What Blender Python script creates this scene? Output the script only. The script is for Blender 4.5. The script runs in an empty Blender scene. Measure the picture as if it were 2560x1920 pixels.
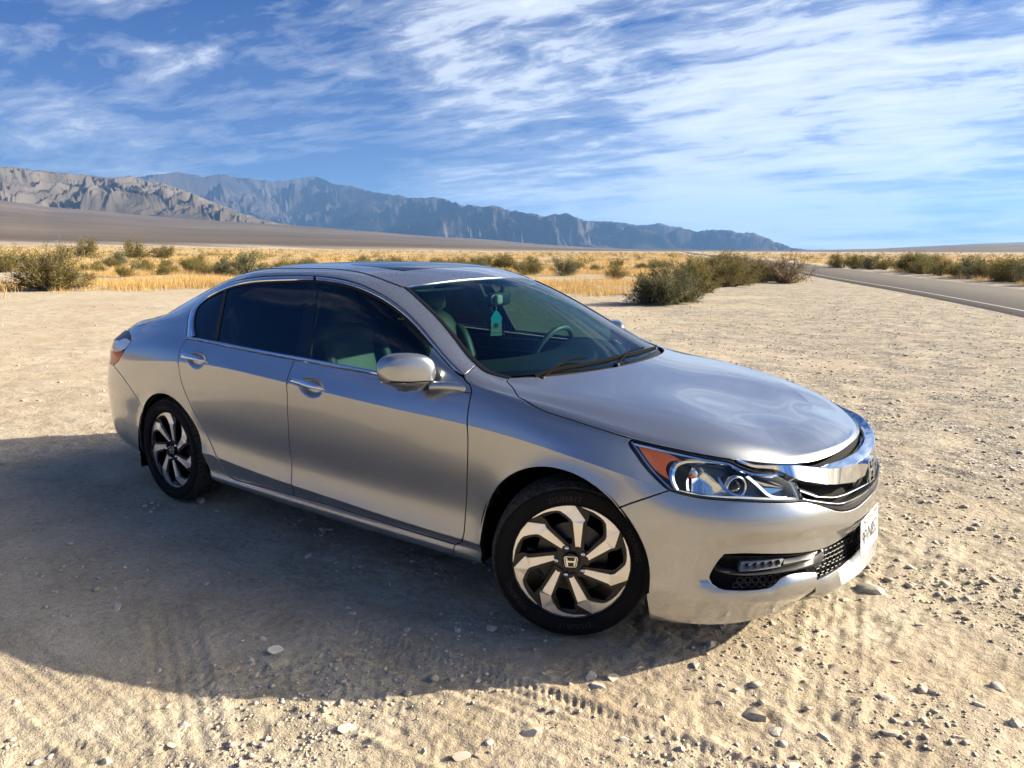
import bpy, math, random
import numpy as np
from mathutils import Vector, Matrix
from mathutils.geometry import delaunay_2d_cdt

SC = bpy.context.scene
COL = SC.collection
rad = math.radians

# ------------------------------------------------------------------ camera
CAM = np.array([1.596, -3.285, 1.527])
_yaw, _pit, _rol, FPX = rad(126.61), rad(-9.926), rad(0.16), 1914.7
_f = np.array([math.cos(_yaw) * math.cos(_pit), math.sin(_yaw) * math.cos(_pit), math.sin(_pit)])
_r = np.array([math.sin(_yaw), -math.cos(_yaw), 0.0])
_u = np.cross(_r, _f)
_r, _u = math.cos(_rol) * _r + math.sin(_rol) * _u, -math.sin(_rol) * _r + math.cos(_rol) * _u
cd = bpy.data.cameras.new('camera')
cam = bpy.data.objects.new('camera', cd)
COL.objects.link(cam)
SC.camera = cam
cd.sensor_width = 36
cd.lens = 36 * FPX / 2560
cd.clip_start = 0.05
cd.clip_end = 90000
cam.matrix_world = Matrix(((_r[0], _u[0], -_f[0], CAM[0]), (_r[1], _u[1], -_f[1], CAM[1]), (_r[2], _u[2], -_f[2], CAM[2]), (0, 0, 0, 1)))

# ------------------------------------------------------------------ sun, sky, exposure
SUNV = np.array([1.64, 1.56, 1.0])
SUNV = SUNV / np.linalg.norm(SUNV)
SUN_EL = math.asin(SUNV[2])
SUN_AZ = math.atan2(SUNV[0], SUNV[1])          # clockwise from +Y, as the Sky Texture wants
sl = bpy.data.lights.new('sun', 'SUN')
sl.energy = 5.0
sl.angle = rad(0.53)
sl.color = (1.0, 0.89, 0.70)
so = bpy.data.objects.new('sun', sl)
COL.objects.link(so)
so.rotation_euler = Vector(-SUNV).to_track_quat('-Z', 'Y').to_euler()
SC.view_settings.view_transform = 'Standard'
SC.view_settings.look = 'None'
SC.view_settings.exposure = 1.32
SC.view_settings.gamma = 1.0
SC.view_settings.use_curve_mapping = False
SC.cycles.use_denoising = True
SC.cycles.max_bounces = 10
SC.cycles.transparent_max_bounces = 24
SC.cycles.caustics_reflective = False
SC.cycles.caustics_refractive = False

W = bpy.data.worlds.new('World')
SC.world = W
W.use_nodes = True
nt = W.node_tree
bg = nt.nodes['Background']


def ND(t, kind, **kw):
    n = t.nodes.new(kind)
    for k, v in kw.items():
        if k.startswith('i_'):
            key = k[2:]
            key = int(key) if key.isdigit() else key.replace('_', ' ')
            n.inputs[key].default_value = v
        else:
            setattr(n, k, v)
    return n


def ramp(t, fac, stops, interp='LINEAR'):
    n = t.nodes.new('ShaderNodeValToRGB')
    n.color_ramp.interpolation = interp
    e = n.color_ramp.elements
    while len(e) < len(stops):
        e.new(0.5)
    for el, (p, c) in zip(e, stops):
        el.position = p
        el.color = c if len(c) == 4 else (*c, 1)
    if fac is not None:
        t.links.new(fac, n.inputs[0])
    return n.outputs[0]


def g3(v):
    return (v, v, v, 1)


def math_n(t, op, a, b=None, c=None, clamp=False):
    n = t.nodes.new('ShaderNodeMath')
    n.operation = op
    n.use_clamp = clamp
    for i, x in enumerate((a, b, c)):
        if x is None:
            continue
        if isinstance(x, (int, float)):
            n.inputs[i].default_value = x
        else:
            t.links.new(x, n.inputs[i])
    return n.outputs[0]


def mixc(t, fac, a, b, mode='MIX'):
    n = t.nodes.new('ShaderNodeMix')
    n.data_type = 'RGBA'
    n.blend_type = mode
    for sock, x in ((n.inputs[0], fac), (n.inputs[6], a), (n.inputs[7], b)):
        if isinstance(x, (int, float)):
            sock.default_value = x
        elif isinstance(x, tuple):
            sock.default_value = x if len(x) == 4 else (*x, 1)
        else:
            t.links.new(x, sock)
    return n.outputs[2]


def mat(name, col=(.5, .5, .5), rough=.5, metal=0.0, **kw):
    m = bpy.data.materials.new(name)
    m.use_nodes = True
    b = m.node_tree.nodes['Principled BSDF']
    b.inputs['Base Color'].default_value = (*col, 1)
    b.inputs['Roughness'].default_value = rough
    b.inputs['Metallic'].default_value = metal
    for k, v in kw.items():
        b.inputs[k.replace('_', ' ')].default_value = v
    return m



sky = ND(nt, 'ShaderNodeTexSky', sky_type='NISHITA', sun_disc=False, sun_elevation=SUN_EL, sun_rotation=SUN_AZ,
        air_density=1.0, dust_density=0.5, ozone_density=2.5, altitude=100)
# cirrus veil: noise on a plane far overhead, so that streaks gather towards the horizon as real cloud sheets do
geo = ND(nt, 'ShaderNodeTexCoord')
sep = ND(nt, 'ShaderNodeSeparateXYZ')
nt.links.new(geo.outputs['Generated'], sep.inputs[0])
zc = math_n(nt, 'ADD', math_n(nt, 'MAXIMUM', sep.outputs[2], 0.0), 0.10)
cx = math_n(nt, 'DIVIDE', sep.outputs[0], zc)
cy = math_n(nt, 'DIVIDE', sep.outputs[1], zc)
cmb = ND(nt, 'ShaderNodeCombineXYZ')
nt.links.new(cx, cmb.inputs[0])
nt.links.new(cy, cmb.inputs[1])
#CLOUDS
# ---- clouds mixed over the sky
def wnz(vec, sc, det, ro, dis=0.0):
    n = ND(nt, 'ShaderNodeTexNoise', i_Scale=sc, i_Detail=det, i_Roughness=ro, i_Distortion=dis)
    nt.links.new(vec, n.inputs['Vector']); return n.outputs[0]


def wmap(rot, sx, sy, warp_amt, wsc):
    m = ND(nt, 'ShaderNodeMapping'); nt.links.new(cmb.outputs[0], m.inputs[0])
    m.inputs['Rotation'].default_value = (0, 0, rad(rot)); m.inputs['Scale'].default_value = (sx, sy, 1)
    w = ND(nt, 'ShaderNodeTexNoise', i_Scale=wsc, i_Detail=3.0, i_Roughness=.5); nt.links.new(cmb.outputs[0], w.inputs['Vector'])
    v = ND(nt, 'ShaderNodeVectorMath', operation='SUBTRACT'); nt.links.new(w.outputs['Color'], v.inputs[0]); v.inputs[1].default_value = (.5, .5, .5)
    v2 = ND(nt, 'ShaderNodeVectorMath', operation='SCALE'); nt.links.new(v.outputs[0], v2.inputs[0]); v2.inputs['Scale'].default_value = warp_amt
    v3 = ND(nt, 'ShaderNodeVectorMath', operation='ADD'); nt.links.new(m.outputs[0], v3.inputs[0]); nt.links.new(v2.outputs[0], v3.inputs[1])
    return v3.outputs[0]


def lobe(px, py, inner, outer):
    """1 inside a soft patch of sky round this direction"""
    d = _f + _r * ((px - 1280) / FPX) + _u * ((960 - py) / FPX); d = d / np.linalg.norm(d)
    dp = ND(nt, 'ShaderNodeVectorMath', operation='DOT_PRODUCT'); nt.links.new(geo.outputs['Generated'], dp.inputs[0]); dp.inputs[1].default_value = tuple(d)
    mr = ND(nt, 'ShaderNodeMapRange', interpolation_type='SMOOTHSTEP', i_1=math.cos(rad(outer)), i_2=math.cos(rad(inner))); nt.links.new(dp.outputs['Value'], mr.inputs[0])
    return mr.outputs[0]


A1 = wnz(wmap(38, .75, 2.6, 1.1, .7), 1.0, 10, .60, .0)      # combed streaks
A2 = wnz(wmap(15, 1.6, 3.4, 1.6, 1.3), 1.5, 10, .64, .1)    # finer mares' tails
B1 = wnz(cmb.outputs[0], .42, 4, .5, .4)                   # where the sheet is thick
cov = math_n(nt, 'ADD', math_n(nt, 'MULTIPLY', B1, .62), -.105)
for px, py, i_, o_, w_ in ((2300, 330, 4, 26, .15), (2000, 440, 3, 15, .055), (1500, 340, 2, 17, .10), (1250, 60, 1, 9, .065), (330, 130, 2, 13, .022), (900, 150, 1, 8, .05), (350, 150, 2, 12, .03), (650, 60, 1, 7, -.03), (1250, 470, 1, 10, .10), (100, 430, 1, 9, .06), (600, 30, 1, 8, -.06), (60, 200, 1, 8, -.05), (1750, 60, 1, 7, -.05)):
    cov = math_n(nt, 'ADD', cov, math_n(nt, 'MULTIPLY', lobe(px, py, i_, o_), w_))
cl = math_n(nt, 'ADD', math_n(nt, 'MULTIPLY', A1, .56), math_n(nt, 'MULTIPLY', A2, .66))
cl = math_n(nt, 'ADD', cl, cov)
lowm = ND(nt, 'ShaderNodeMapRange', i_1=.03, i_2=.26, i_3=.72, i_4=0.0); nt.links.new(sep.outputs[2], lowm.inputs[0])
flat = math_n(nt, 'ADD', cov, .575)
cl = math_n(nt, 'ADD', math_n(nt, 'MULTIPLY', cl, math_n(nt, 'SUBTRACT', 1.0, lowm.outputs[0])), math_n(nt, 'MULTIPLY', flat, lowm.outputs[0]))
cf = ramp(nt, cl, [(.83, g3(0)), (.93, g3(.26)), (1.0, g3(.66))])
hi = ND(nt, 'ShaderNodeMapRange', i_1=.98, i_2=1.13, i_3=0.0, i_4=.34); nt.links.new(cl, hi.inputs[0])
low = ND(nt, 'ShaderNodeMapRange', i_1=.0, i_2=.30, i_3=.14, i_4=0.0); nt.links.new(sep.outputs[2], low.inputs[0])
cfac = math_n(nt, 'ADD', math_n(nt, 'ADD', cf, hi.outputs[0]), low.outputs[0], clamp=True)
# cloud glow round the unseen sun, added to lift the shadow fill
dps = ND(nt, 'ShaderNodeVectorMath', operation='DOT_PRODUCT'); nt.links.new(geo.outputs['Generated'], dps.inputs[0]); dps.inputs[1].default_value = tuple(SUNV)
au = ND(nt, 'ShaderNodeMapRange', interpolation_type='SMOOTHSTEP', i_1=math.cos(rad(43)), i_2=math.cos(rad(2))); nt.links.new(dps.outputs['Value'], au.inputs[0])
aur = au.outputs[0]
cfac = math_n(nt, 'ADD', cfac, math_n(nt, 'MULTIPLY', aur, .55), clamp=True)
skyc = mixc(nt, 1.0, sky.outputs[0], (.062, .27, .68), 'MULTIPLY')
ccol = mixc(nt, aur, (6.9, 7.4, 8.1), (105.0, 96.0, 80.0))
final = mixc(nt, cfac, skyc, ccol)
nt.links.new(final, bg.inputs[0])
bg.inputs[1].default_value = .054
# ------------------------------------------------------------------ numeric noise
def _hash(ix, iy, s):
    h = (ix.astype(np.int64) * 374761393 + iy.astype(np.int64) * 668265263 + s * 974634721) & 0xffffffff
    h = ((h ^ (h >> 13)) * 1274126177) & 0xffffffff
    return (h ^ (h >> 16)) & 0xffffffff


def perlin(x, y, s=0):
    x = np.asarray(x, float); y = np.asarray(y, float)
    ix = np.floor(x); iy = np.floor(y); fx = x - ix; fy = y - iy
    ux = fx**3 * (fx * (fx * 6 - 15) + 10); uy = fy**3 * (fy * (fy * 6 - 15) + 10)
    def g(dx, dy):
        a = _hash(ix + dx, iy + dy, s) / 4294967296.0 * 2 * math.pi
        return np.cos(a) * (fx - dx) + np.sin(a) * (fy - dy)
    a = g(0, 0) * (1 - ux) + g(1, 0) * ux
    b = g(0, 1) * (1 - ux) + g(1, 1) * ux
    return (a * (1 - uy) + b * uy) * 1.5


def fbm(x, y, o=4, s=0, g=.5):
    r = 0; a = 1
    for i in range(o):
        r = r + a * perlin(x * 2**i, y * 2**i, s + i * 17); a *= g
    return r


def ridged(x, y, o=5, s=0, g=.55):
    r = 0; a = 1; w = 1
    for i in range(o):
        n = 1 - np.abs(perlin(x * 2**i, y * 2**i, s + i * 31)) * 1.4
        n = np.clip(n, 0, 1)**2 * w; r = r + a * n; w = np.clip(n * 1.6, 0, 1); a *= g
    return r


def fast_mesh(name, V_, Q_, mt=None, smooth=True, attrs=None, mi=None):
    """mesh from numpy arrays; Q_ is (n, 3) or (n, 4)"""
    V_ = np.ascontiguousarray(V_, np.float32); Q_ = np.ascontiguousarray(Q_, np.int32)
    me = bpy.data.meshes.new(name)
    k = Q_.shape[1]
    me.vertices.add(len(V_)); me.vertices.foreach_set('co', V_.ravel())
    me.loops.add(Q_.size); me.loops.foreach_set('vertex_index', Q_.ravel())
    me.polygons.add(len(Q_)); me.polygons.foreach_set('loop_start', np.arange(0, Q_.size, k, dtype=np.int32))
    if smooth: me.polygons.foreach_set('use_smooth', np.ones(len(Q_), bool))
    me.update(calc_edges=True)
    for m in ([mt] if mt is not None and not isinstance(mt, list) else (mt or [])): me.materials.append(m)
    for an, av in (attrs or {}).items():
        at = me.attributes.new(an, 'FLOAT', 'POINT'); at.data.foreach_set('value', np.ascontiguousarray(av, np.float32))
    return me


def link(name, me, kind=None, parent=None):
    o = bpy.data.objects.new(name, me); COL.objects.link(o)
    if kind: o['kind'] = kind
    if parent is not None: o.parent = parent
    return o


def sst(x, a, b):
    x = np.clip((x - a) / (b - a), 0, 1); return x * x * (3 - 2 * x)


# the valley as a bearing (degrees, anticlockwise from +x as seen from the pullout) and a distance
def _ray(px, py):
    d = _f + _r * ((px - 1280) / FPX) + _u * ((960 - py) / FPX)
    return math.degrees(math.atan2(d[1], d[0])) % 360, math.degrees(math.atan2(d[2], math.hypot(d[0], d[1])))


def az_of(px): return _ray(px, 620)[0]


def tabaz(L):
    """profile given against the bearing"""
    a = np.array([l[0] for l in L]); b = np.array([l[1] for l in L]); i = np.argsort(a)
    return lambda az: np.interp(az, a[i], b[i])


DK = 2560 / 2212.0
_b = lambda L: tabaz([_ray(x * DK, y * DK) for x, y in L])
# elevation angle of the foot of the mountains, and of their skyline, against bearing
foot = _b([(-500, 400), (-200, 412), (0, 430), (100, 445), (200, 452), (300, 463), (400, 470), (540, 478), (640, 487), (800, 500), (900, 508), (1000, 514), (1100, 522), (1200, 530), (1300, 536), (1400, 539.5), (1700, 541), (1720, 541), (1900, 537), (2000, 532), (2100, 527), (2212, 523), (2500, 515), (3200, 505)])
sky1 = _b([(-600, 335), (-200, 345), (0, 360), (100, 372), (200, 381), (245, 386), (280, 382), (300, 387), (350, 396), (400, 412), (440, 430), (480, 446), (520, 461), (560, 476), (600, 486), (700, 500)])
sky2 = _b([(-600, 380), (100, 398), (200, 392), (300, 383), (340, 377), (385, 374), (440, 380), (490, 378), (540, 388), (600, 391), (640, 386), (680, 380), (720, 399), (760, 403), (800, 415), (850, 422), (900, 429), (940, 426), (985, 436), (1040, 448), (1080, 450), (1130, 463), (1175, 470), (1225, 463), (1260, 480), (1300, 481), (1340, 483), (1370, 490), (1420, 487), (1470, 494), (1500, 503), (1540, 500), (1590, 503), (1640, 511), (1690, 530), (1712, 541), (1800, 548)])
CX, CY = CAM[0], CAM[1]
RF = 6200.0                                            # distance of the mountain foot


def footdist(az):
    return RF + 3200 * sst(-az, -140, -112)


# ---------- tyre tracks in the dust: (x0, y0, x1, y1, width, tread pitch, depth)
TRACKS = [(-1.75, -1.6, 1.3, -3.0, .20, .034, .6), (-2.6, -2.3, .7, -2.35, .22, .030, .7), (-.9, -1.45, 1.9, -1.15, .21, .032, 1.0), (-.6, -1.75, 1.7, -1.5, .20, .036, .9),
          (.75, .9, 1.25, -1.6, .21, .033, .45), (1.35, 2.0, 1.22, -1.4, .20, .033, .4), (1.9, 2.2, 1.45, -1.3, .22, .030, .4), (2.6, 3.5, .9, -.3, .20, .036, .6), (-.2, -1.2, -1.2, -2.6, .2, .03, .7),
          (2.9, 6, 3.4, -1, .22, .034, .6), (.5, 3.0, 3.2, 1.4, .22, .034, .7), (-8, -1.2, -4.2, .9, .22, .034, .8), (-8.3, -.4, -4.6, 2.0, .22, .034, .8), (-7, 1.6, -4, 4.0, .2, .03, .6), (-12, 7, -1, 9.5, .25, .034, 1.0), (-12, 8.6, -1, 11.2, .25, .034, 1.0), (-14, 4, 2, 12, .25, .034, .8),
          (-9, 13, 6, 14, .25, .034, .8), (-9, 11.5, 6, 12.4, .25, .034, .8), (4, 9, -6, 24, .25, .034, 1.0), (5.5, 9, -4.5, 24, .25, .034, 1.0), (3, 7, -4, 17, .25, .034, .8), (-3.5, -2.2, -2.0, -1.2, .2, .03, .6), (-1.5, -2.8, 0.5, -1.9, .2, .03, .5)]


def microrelief(x, y, r):
    lod = 1 - sst(r, 14, 40)
    h = .012 * fbm(x * 1.1, y * 1.1, 3, 3) * lod + .030 * fbm(x * .22, y * .22, 2, 9) * sst(r, 4, 12)
    fine = 1 - sst(r, 5, 14)
    rough = np.clip(.55 + .9 * fbm(x * .7, y * .7, 2, 44), .1, 1.4)
    # clods and crumbs
    h = h + .0080 * rough * fbm(x * 9, y * 9, 3, 21, .6) * fine
    h = h + .0050 * rough * np.clip(ridged(x * 5, y * 5, 2, 61) - .75, 0, 1) * fine
    h = h + .0042 * rough * perlin(x * 31, y * 31, 71) * (1 - sst(r, 3, 6.5))
    h = h + .0060 * np.clip(perlin(x * 47, y * 47, 72) - .38, 0, 1) * (1 - sst(r, 2.5, 5.5))
    for x0, y0, x1, y1, w, pit, dp in TRACKS:
        L = math.hypot(x1 - x0, y1 - y0); tx, ty = (x1 - x0) / L, (y1 - y0) / L
        s = (x - x0) * tx + (y - y0) * ty; d = -(x - x0) * ty + (y - y0) * tx + .05 * np.sin(s * .7 + x0)
        m = sst(w / 2 - np.abs(d), 0, .02) * sst(s, 0, .4) * sst(L - s, 0, .4)
        m = m * np.clip(.65 + 1.1 * fbm(x * 1.7 + x0, y * 1.7, 2, 5), 0, 1) * dp
        k = m > .01
        if not k.any(): continue
        chev = np.sin(2 * math.pi * (s + np.abs(d) * .6) / pit)
        rib = np.cos(2 * math.pi * d / .052)
        pr = np.where(np.abs(d) > w * .33, np.clip(chev * 2, -1, 1), np.clip(rib * 1.6, -1, 1) * .8 + .3 * chev)
        berm = np.exp(-((np.abs(d) - w / 2 - .012) / .014)**2) * sst(s, 0, .4) * sst(L - s, 0, .4) * dp * .008 * (.4 + rough * .6)
        h = h + (-.0075 * m + .0040 * m * pr) * (1 - sst(r, 9, 30)) + berm * (1 - sst(r, 7, 22)) * (m < .9)
    # quiet under the tyres
    for wx, wy in ((0.03, -.80), (-2.776, -.80), (0, .80), (-2.776, .80)):
        q = np.exp(-(((x - wx) / .22)**2 + ((y - wy) / .20)**2)); h = h * (1 - q) - .004 * q
    return h


ROADC = np.array([(12, -6), (9.2, 4), (5.2, 14), (2.9, 20.5), (.7, 25.6), (-1.7, 31.1), (-4.6, 37.0), (-9.6, 47.8), (-15.4, 61.5), (-27, 88), (-52, 140), (-110, 260), (-230, 520), (-420, 930)], float)
_rs = np.concatenate([[0], np.cumsum(np.linalg.norm(np.diff(ROADC, axis=0), axis=1))])
_rd = np.arange(0, _rs[-1], 1.5)
ROADP = np.stack([np.interp(_rd, _rs, ROADC[:, 0]), np.interp(_rd, _rs, ROADC[:, 1])], 1)
for _ in range(6): ROADP[1:-1] = (ROADP[:-2] + 2 * ROADP[1:-1] + ROADP[2:]) / 4


def road_dist(x, y, far=120):
    """signed distance from the road's centre line (positive on the car's side)"""
    d = np.full(x.shape, 1e9); sg = np.ones(x.shape)
    P = ROADP[::3]
    for a, b in zip(P[:-1], P[1:]):
        if np.hypot(*(a - [CX, CY])) > 900: break
        ex, ey = b - a
        t = np.clip(((x - a[0]) * ex + (y - a[1]) * ey) / (ex * ex + ey * ey), 0, 1)
        dx, dy = x - a[0] - t * ex, y - a[1] - t * ey
        dd = np.hypot(dx, dy); k = dd < d
        d = np.where(k, dd, d); sg = np.where(k, np.sign(ex * dy - ey * dx), sg)
    return d * sg


def gz(x, y, micro=True):
    x = np.asarray(x, float); y = np.asarray(y, float)
    dx, dy = x - CX, y - CY; r = np.hypot(dx, dy); az = np.degrees(np.arctan2(dy, dx)) % 360
    fe = np.tan(np.radians(foot(az))); rf = footdist(az)
    zf = rf * fe + CAM[2]
    # basin floor, then a fan that steepens to the foot
    lift = np.clip(foot(az), 0, 8)
    h = (.0062 * (sst(az, 124, 162)) * (r - 45) * (r > 45))
    h = np.minimum(h, 5.2 * sst(az, 124, 162) + 0 * r)
    t = np.clip((r - 1300) / (rf - 1300), 0, 1.6)
    h = h + (zf - h) * np.clip(t, 0, 1)**1.25
    h = h + np.where(t > 1, (t - 1) * (rf - 1300) * fe * .6, 0)
    h = h + sst(r, 600, 3000) * 6 * fbm(x / 900, y / 900, 3, 8) * np.clip(lift, .05, 1)
    h = h + .35 * sst(r, 40, 200) * fbm(x / 60, y / 60, 3, 12)
    near_ = r < 60
    if micro and near_.any():
        h = h + np.where(near_, microrelief(x, y, r), 0)
    # verge: the ground meets the road bed
    return h


def make_ground():
    azs = np.concatenate([np.arange(-195, 84, 4.0), np.arange(84, 168, .165), [168, 165 + 5]])
    azs = np.unique(np.concatenate([np.arange(178, 360 + 80, 5.0), np.arange(80, 178, .155)]) % 360)
    azs = np.sort(azs)
    rs = np.concatenate([np.geomspace(.05, 1.2, 8, endpoint=False), np.geomspace(1.2, 14, 520, endpoint=False), np.geomspace(14, 60, 150, endpoint=False), np.geomspace(60, 1200, 130, endpoint=False), np.geomspace(1200, 30000, 110)])
    A, R_ = np.meshgrid(np.radians(azs), rs)
    X = CX + R_ * np.cos(A); Y = CY + R_ * np.sin(A)
    Z = gz(X.ravel(), Y.ravel()).reshape(X.shape)
    rdv = np.full(X.shape, 99.0); k = (R_ > 8) & (R_ < 900)
    rdv[k] = road_dist(X[k], Y[k])
    # road bed: a low bank on the near side, level with the shoulder
    Z = np.where(np.abs(rdv) < 3.6, np.minimum(Z, -.02) * 0 + gz(X.ravel(), Y.ravel(), False).reshape(X.shape) - .02, Z)
    nr, na = X.shape
    idx = np.arange(nr * na).reshape(nr, na)
    j2 = np.roll(np.arange(na), -1)
    q = np.stack([idx[:-1], idx[:-1][:, j2], idx[1:][:, j2], idx[1:]], -1).reshape(-1, 4)[:, ::-1]
    x, y, r = X.ravel(), Y.ravel(), R_.ravel(); az = (np.degrees(A) % 360).ravel()
    rdv = rdv.ravel()
    # where dry grass grows, where the gravel shows, where the pale playa lies
    edge = np.interp(az, [84, 100, 108, 113, 118, 124, 130, 136, 142, 150, 156, 165], [40, 46, 60, 44, 30, 30, 32, 32, 34, 34, 34, 32])
    wob = 1 + .22 * fbm(x / 6, y / 6, 3, 33)
    grass = sst(r, edge * wob * .93, edge * wob * 1.10) * (1 - sst(r, 500, 800))
    grass = grass * np.clip(.72 + .9 * fbm(x / 9, y / 9, 3, 77), 0, 1)
    beyond = (rdv < -3.2); grass = np.where(beyond & (r < 900), np.clip(.35 + .9 * fbm(x / 14, y / 14, 3, 78), 0, .8) * (1 - sst(r, 400, 700)), grass)
    grass = np.where((rdv > -5.0) & (rdv < 6.5), 0, grass)
    gravel = np.clip(.85 + .8 * fbm(x / 2.3, y / 2.3, 4, 55), 0, 1) * sst(-az, -128, -112) * sst(r, 3, 7) + sst(4.5 + 1.5 * fbm(x / 2, y / 2, 2, 3) - np.abs(rdv - 4.5), 0, 3)
    gravel = np.clip(gravel + .35 * sst(r, 5, 9) * (1 - sst(-az, -128, -112)) * np.clip(fbm(x / 2.1, y / 2.1, 3, 58) - .2, 0, 1), 0, 1) * (1 - sst(r, 60, 90))
    playa = sst(r, 620, 760) * (1 - sst(r, 1350, 1700)) * sst(az, 120, 150) * np.clip(.6 + fbm(x / 300, y / 90, 3, 66), 0, 1)
    me = fast_mesh('ground', np.stack([x, y, Z.ravel()], 1), q, M_ground(), attrs={'grass': grass, 'gravel': gravel, 'playa': playa, 'dist': r})
    link('ground', me, 'structure')


def M_ground():
    m = bpy.data.materials.new('desert_ground'); m.use_nodes = True
    t = m.node_tree; b = t.nodes['Principled BSDF']; b.inputs['Roughness'].default_value = .95
    b.inputs['Specular IOR Level'].default_value = .15
    P = ND(t, 'ShaderNodeNewGeometry').outputs['Position']
    at = lambda n: ND(t, 'ShaderNodeAttribute', attribute_name=n).outputs['Fac']
    def nz(sc, det=5.0, ro=.6, src=P, dis=0.0):
        n = ND(t, 'ShaderNodeTexNoise', i_Scale=sc, i_Detail=det, i_Roughness=ro, i_Distortion=dis)
        t.links.new(src, n.inputs['Vector']); return n.outputs[0]
    big, medn, fin, vfin = nz(.55, 4), nz(3.2, 6), nz(28, 5, .7), nz(140, 3, .7)
    sand = ramp(t, medn, [(.28, (.385, .320, .225)), (.50, (.480, .408, .300)), (.72, (.560, .482, .368))])
    sand = mixc(t, math_n(t, 'MULTIPLY', math_n(t, 'SUBTRACT', big, .42, clamp=True), 2.2, clamp=True), sand, (.430, .325, .215))
    sand = mixc(t, .55, sand, ramp(t, fin, [(.3, g3(.55)), (.52, g3(1.0)), (.75, g3(1.18))]), 'MULTIPLY')
    sand = mixc(t, .45, sand, ramp(t, vfin, [(.35, g3(.6)), (.5, g3(1.0)), (.68, g3(1.25))]), 'MULTIPLY')
    # gravel: little stones, each with its own grey
    vo = ND(t, 'ShaderNodeTexVoronoi', i_Scale=34.0, feature='F1'); t.links.new(P, vo.inputs['Vector'])
    sp = ND(t, 'ShaderNodeSeparateColor'); t.links.new(vo.outputs['Color'], sp.inputs[0])
    vo2 = ND(t, 'ShaderNodeTexVoronoi', i_Scale=11.0, feature='F1'); t.links.new(P, vo2.inputs['Vector'])
    sp2 = ND(t, 'ShaderNodeSeparateColor'); t.links.new(vo2.outputs['Color'], sp2.inputs[0])
    gcol = ramp(t, sp.outputs[0], [(0, (.17, .15, .125)), (.45, (.33, .295, .24)), (.8, (.44, .395, .33)), (1, (.62, .57, .50))])
    gcol = mixc(t, .6, gcol, ramp(t, vo.outputs['Distance'], [(.0, g3(1.12)), (.4, g3(.95)), (.62, g3(.5))]), 'MULTIPLY')
    gcol = mixc(t, .55, gcol, ramp(t, sp2.outputs[0], [(0, g3(.45)), (.5, g3(.95)), (.8, g3(1.0)), (1, g3(1.5))]), 'MULTIPLY')
    gm = math_n(t, 'MULTIPLY', at('gravel'), math_n(t, 'MULTIPLY', math_n(t, 'SUBTRACT', nz(2.0, 6, .7), .34, clamp=True), 4.2, clamp=True), clamp=True)
    col = mixc(t, gm, sand, gcol)
    grassc = ramp(t, nz(4.0, 5, .7), [(.3, (.170, .115, .050)), (.5, (.350, .250, .120)), (.7, (.450, .340, .180))])
    gf = math_n(t, 'MULTIPLY', at('grass'), math_n(t, 'MULTIPLY', math_n(t, 'SUBTRACT', nz(1.2, 5, .7), .30, clamp=True), 3.5, clamp=True), clamp=True)
    col = mixc(t, gf, col, grassc)
    # far plain: brown varnished gravel with faint washes
    d = at('dist')
    farf = ND(t, 'ShaderNodeMapRange', i_1=700.0, i_2=1700.0); t.links.new(d, farf.inputs[0])
    mp = ND(t, 'ShaderNodeMapping'); t.links.new(P, mp.inputs[0]); mp.inputs['Rotation'].default_value = (0, 0, rad(-35)); mp.inputs['Scale'].default_value = (.0012, .0004, .001)
    farc = ramp(t, nz(1.0, 8, .62, mp.outputs[0]), [(.30, (.075, .056, .038)), (.5, (.115, .088, .060)), (.68, (.180, .140, .100))])
    col = mixc(t, farf.outputs[0], col, farc)
    col = mixc(t, math_n(t, 'MULTIPLY', at('playa'), .9), col, (.52, .44, .34))
    t.links.new(col, b.inputs['Base Color'])
    nearf = ND(t, 'ShaderNodeMapRange', i_1=12.0, i_2=70.0, i_3=1.0, i_4=0.0); t.links.new(d, nearf.inputs[0])
    h = math_n(t, 'ADD', math_n(t, 'MULTIPLY', vfin, .0060), math_n(t, 'MULTIPLY', fin, .014))
    h = math_n(t, 'ADD', h, math_n(t, 'MULTIPLY', math_n(t, 'MULTIPLY', math_n(t, 'SUBTRACT', .5, vo.outputs['Distance'], clamp=True), gm), .022))
    h = math_n(t, 'ADD', h, math_n(t, 'MULTIPLY', medn, .05))
    bp = ND(t, 'ShaderNodeBump', i_Strength=.85, i_Distance=1.0); t.links.new(math_n(t, 'MULTIPLY', h, nearf.outputs[0]), bp.inputs['Height'])
    t.links.new(bp.outputs[0], b.inputs['Normal'])
    return m


def M_rockface(name, stops, pale=(.50, .43, .35), pale_amt=.5, scale=1 / 700.0):
    m = bpy.data.materials.new(name); m.use_nodes = True
    t = m.node_tree; b = t.nodes['Principled BSDF']; b.inputs['Roughness'].default_value = 1; b.inputs['Specular IOR Level'].default_value = 0
    P = ND(t, 'ShaderNodeNewGeometry').outputs['Position']
    n = ND(t, 'ShaderNodeTexNoise', i_Scale=scale, i_Detail=9.0, i_Roughness=.62, i_Distortion=.6); t.links.new(P, n.inputs['Vector'])
    n2 = ND(t, 'ShaderNodeTexNoise', i_Scale=scale * .55, i_Detail=6.0, i_Roughness=.6, i_Distortion=1.5); t.links.new(P, n2.inputs['Vector'])
    col = ramp(t, n.outputs[0], stops)
    at = ND(t, 'ShaderNodeAttribute', attribute_name='pale').outputs['Fac']
    pf = math_n(t, 'MULTIPLY', math_n(t, 'MULTIPLY', math_n(t, 'SUBTRACT', n2.outputs[0], .48, clamp=True), 8.0, clamp=True), math_n(t, 'MULTIPLY', at, pale_amt), clamp=True)
    col = mixc(t, pf, col, pale)
    t.links.new(col, b.inputs['Base Color'])
    return m


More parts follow.
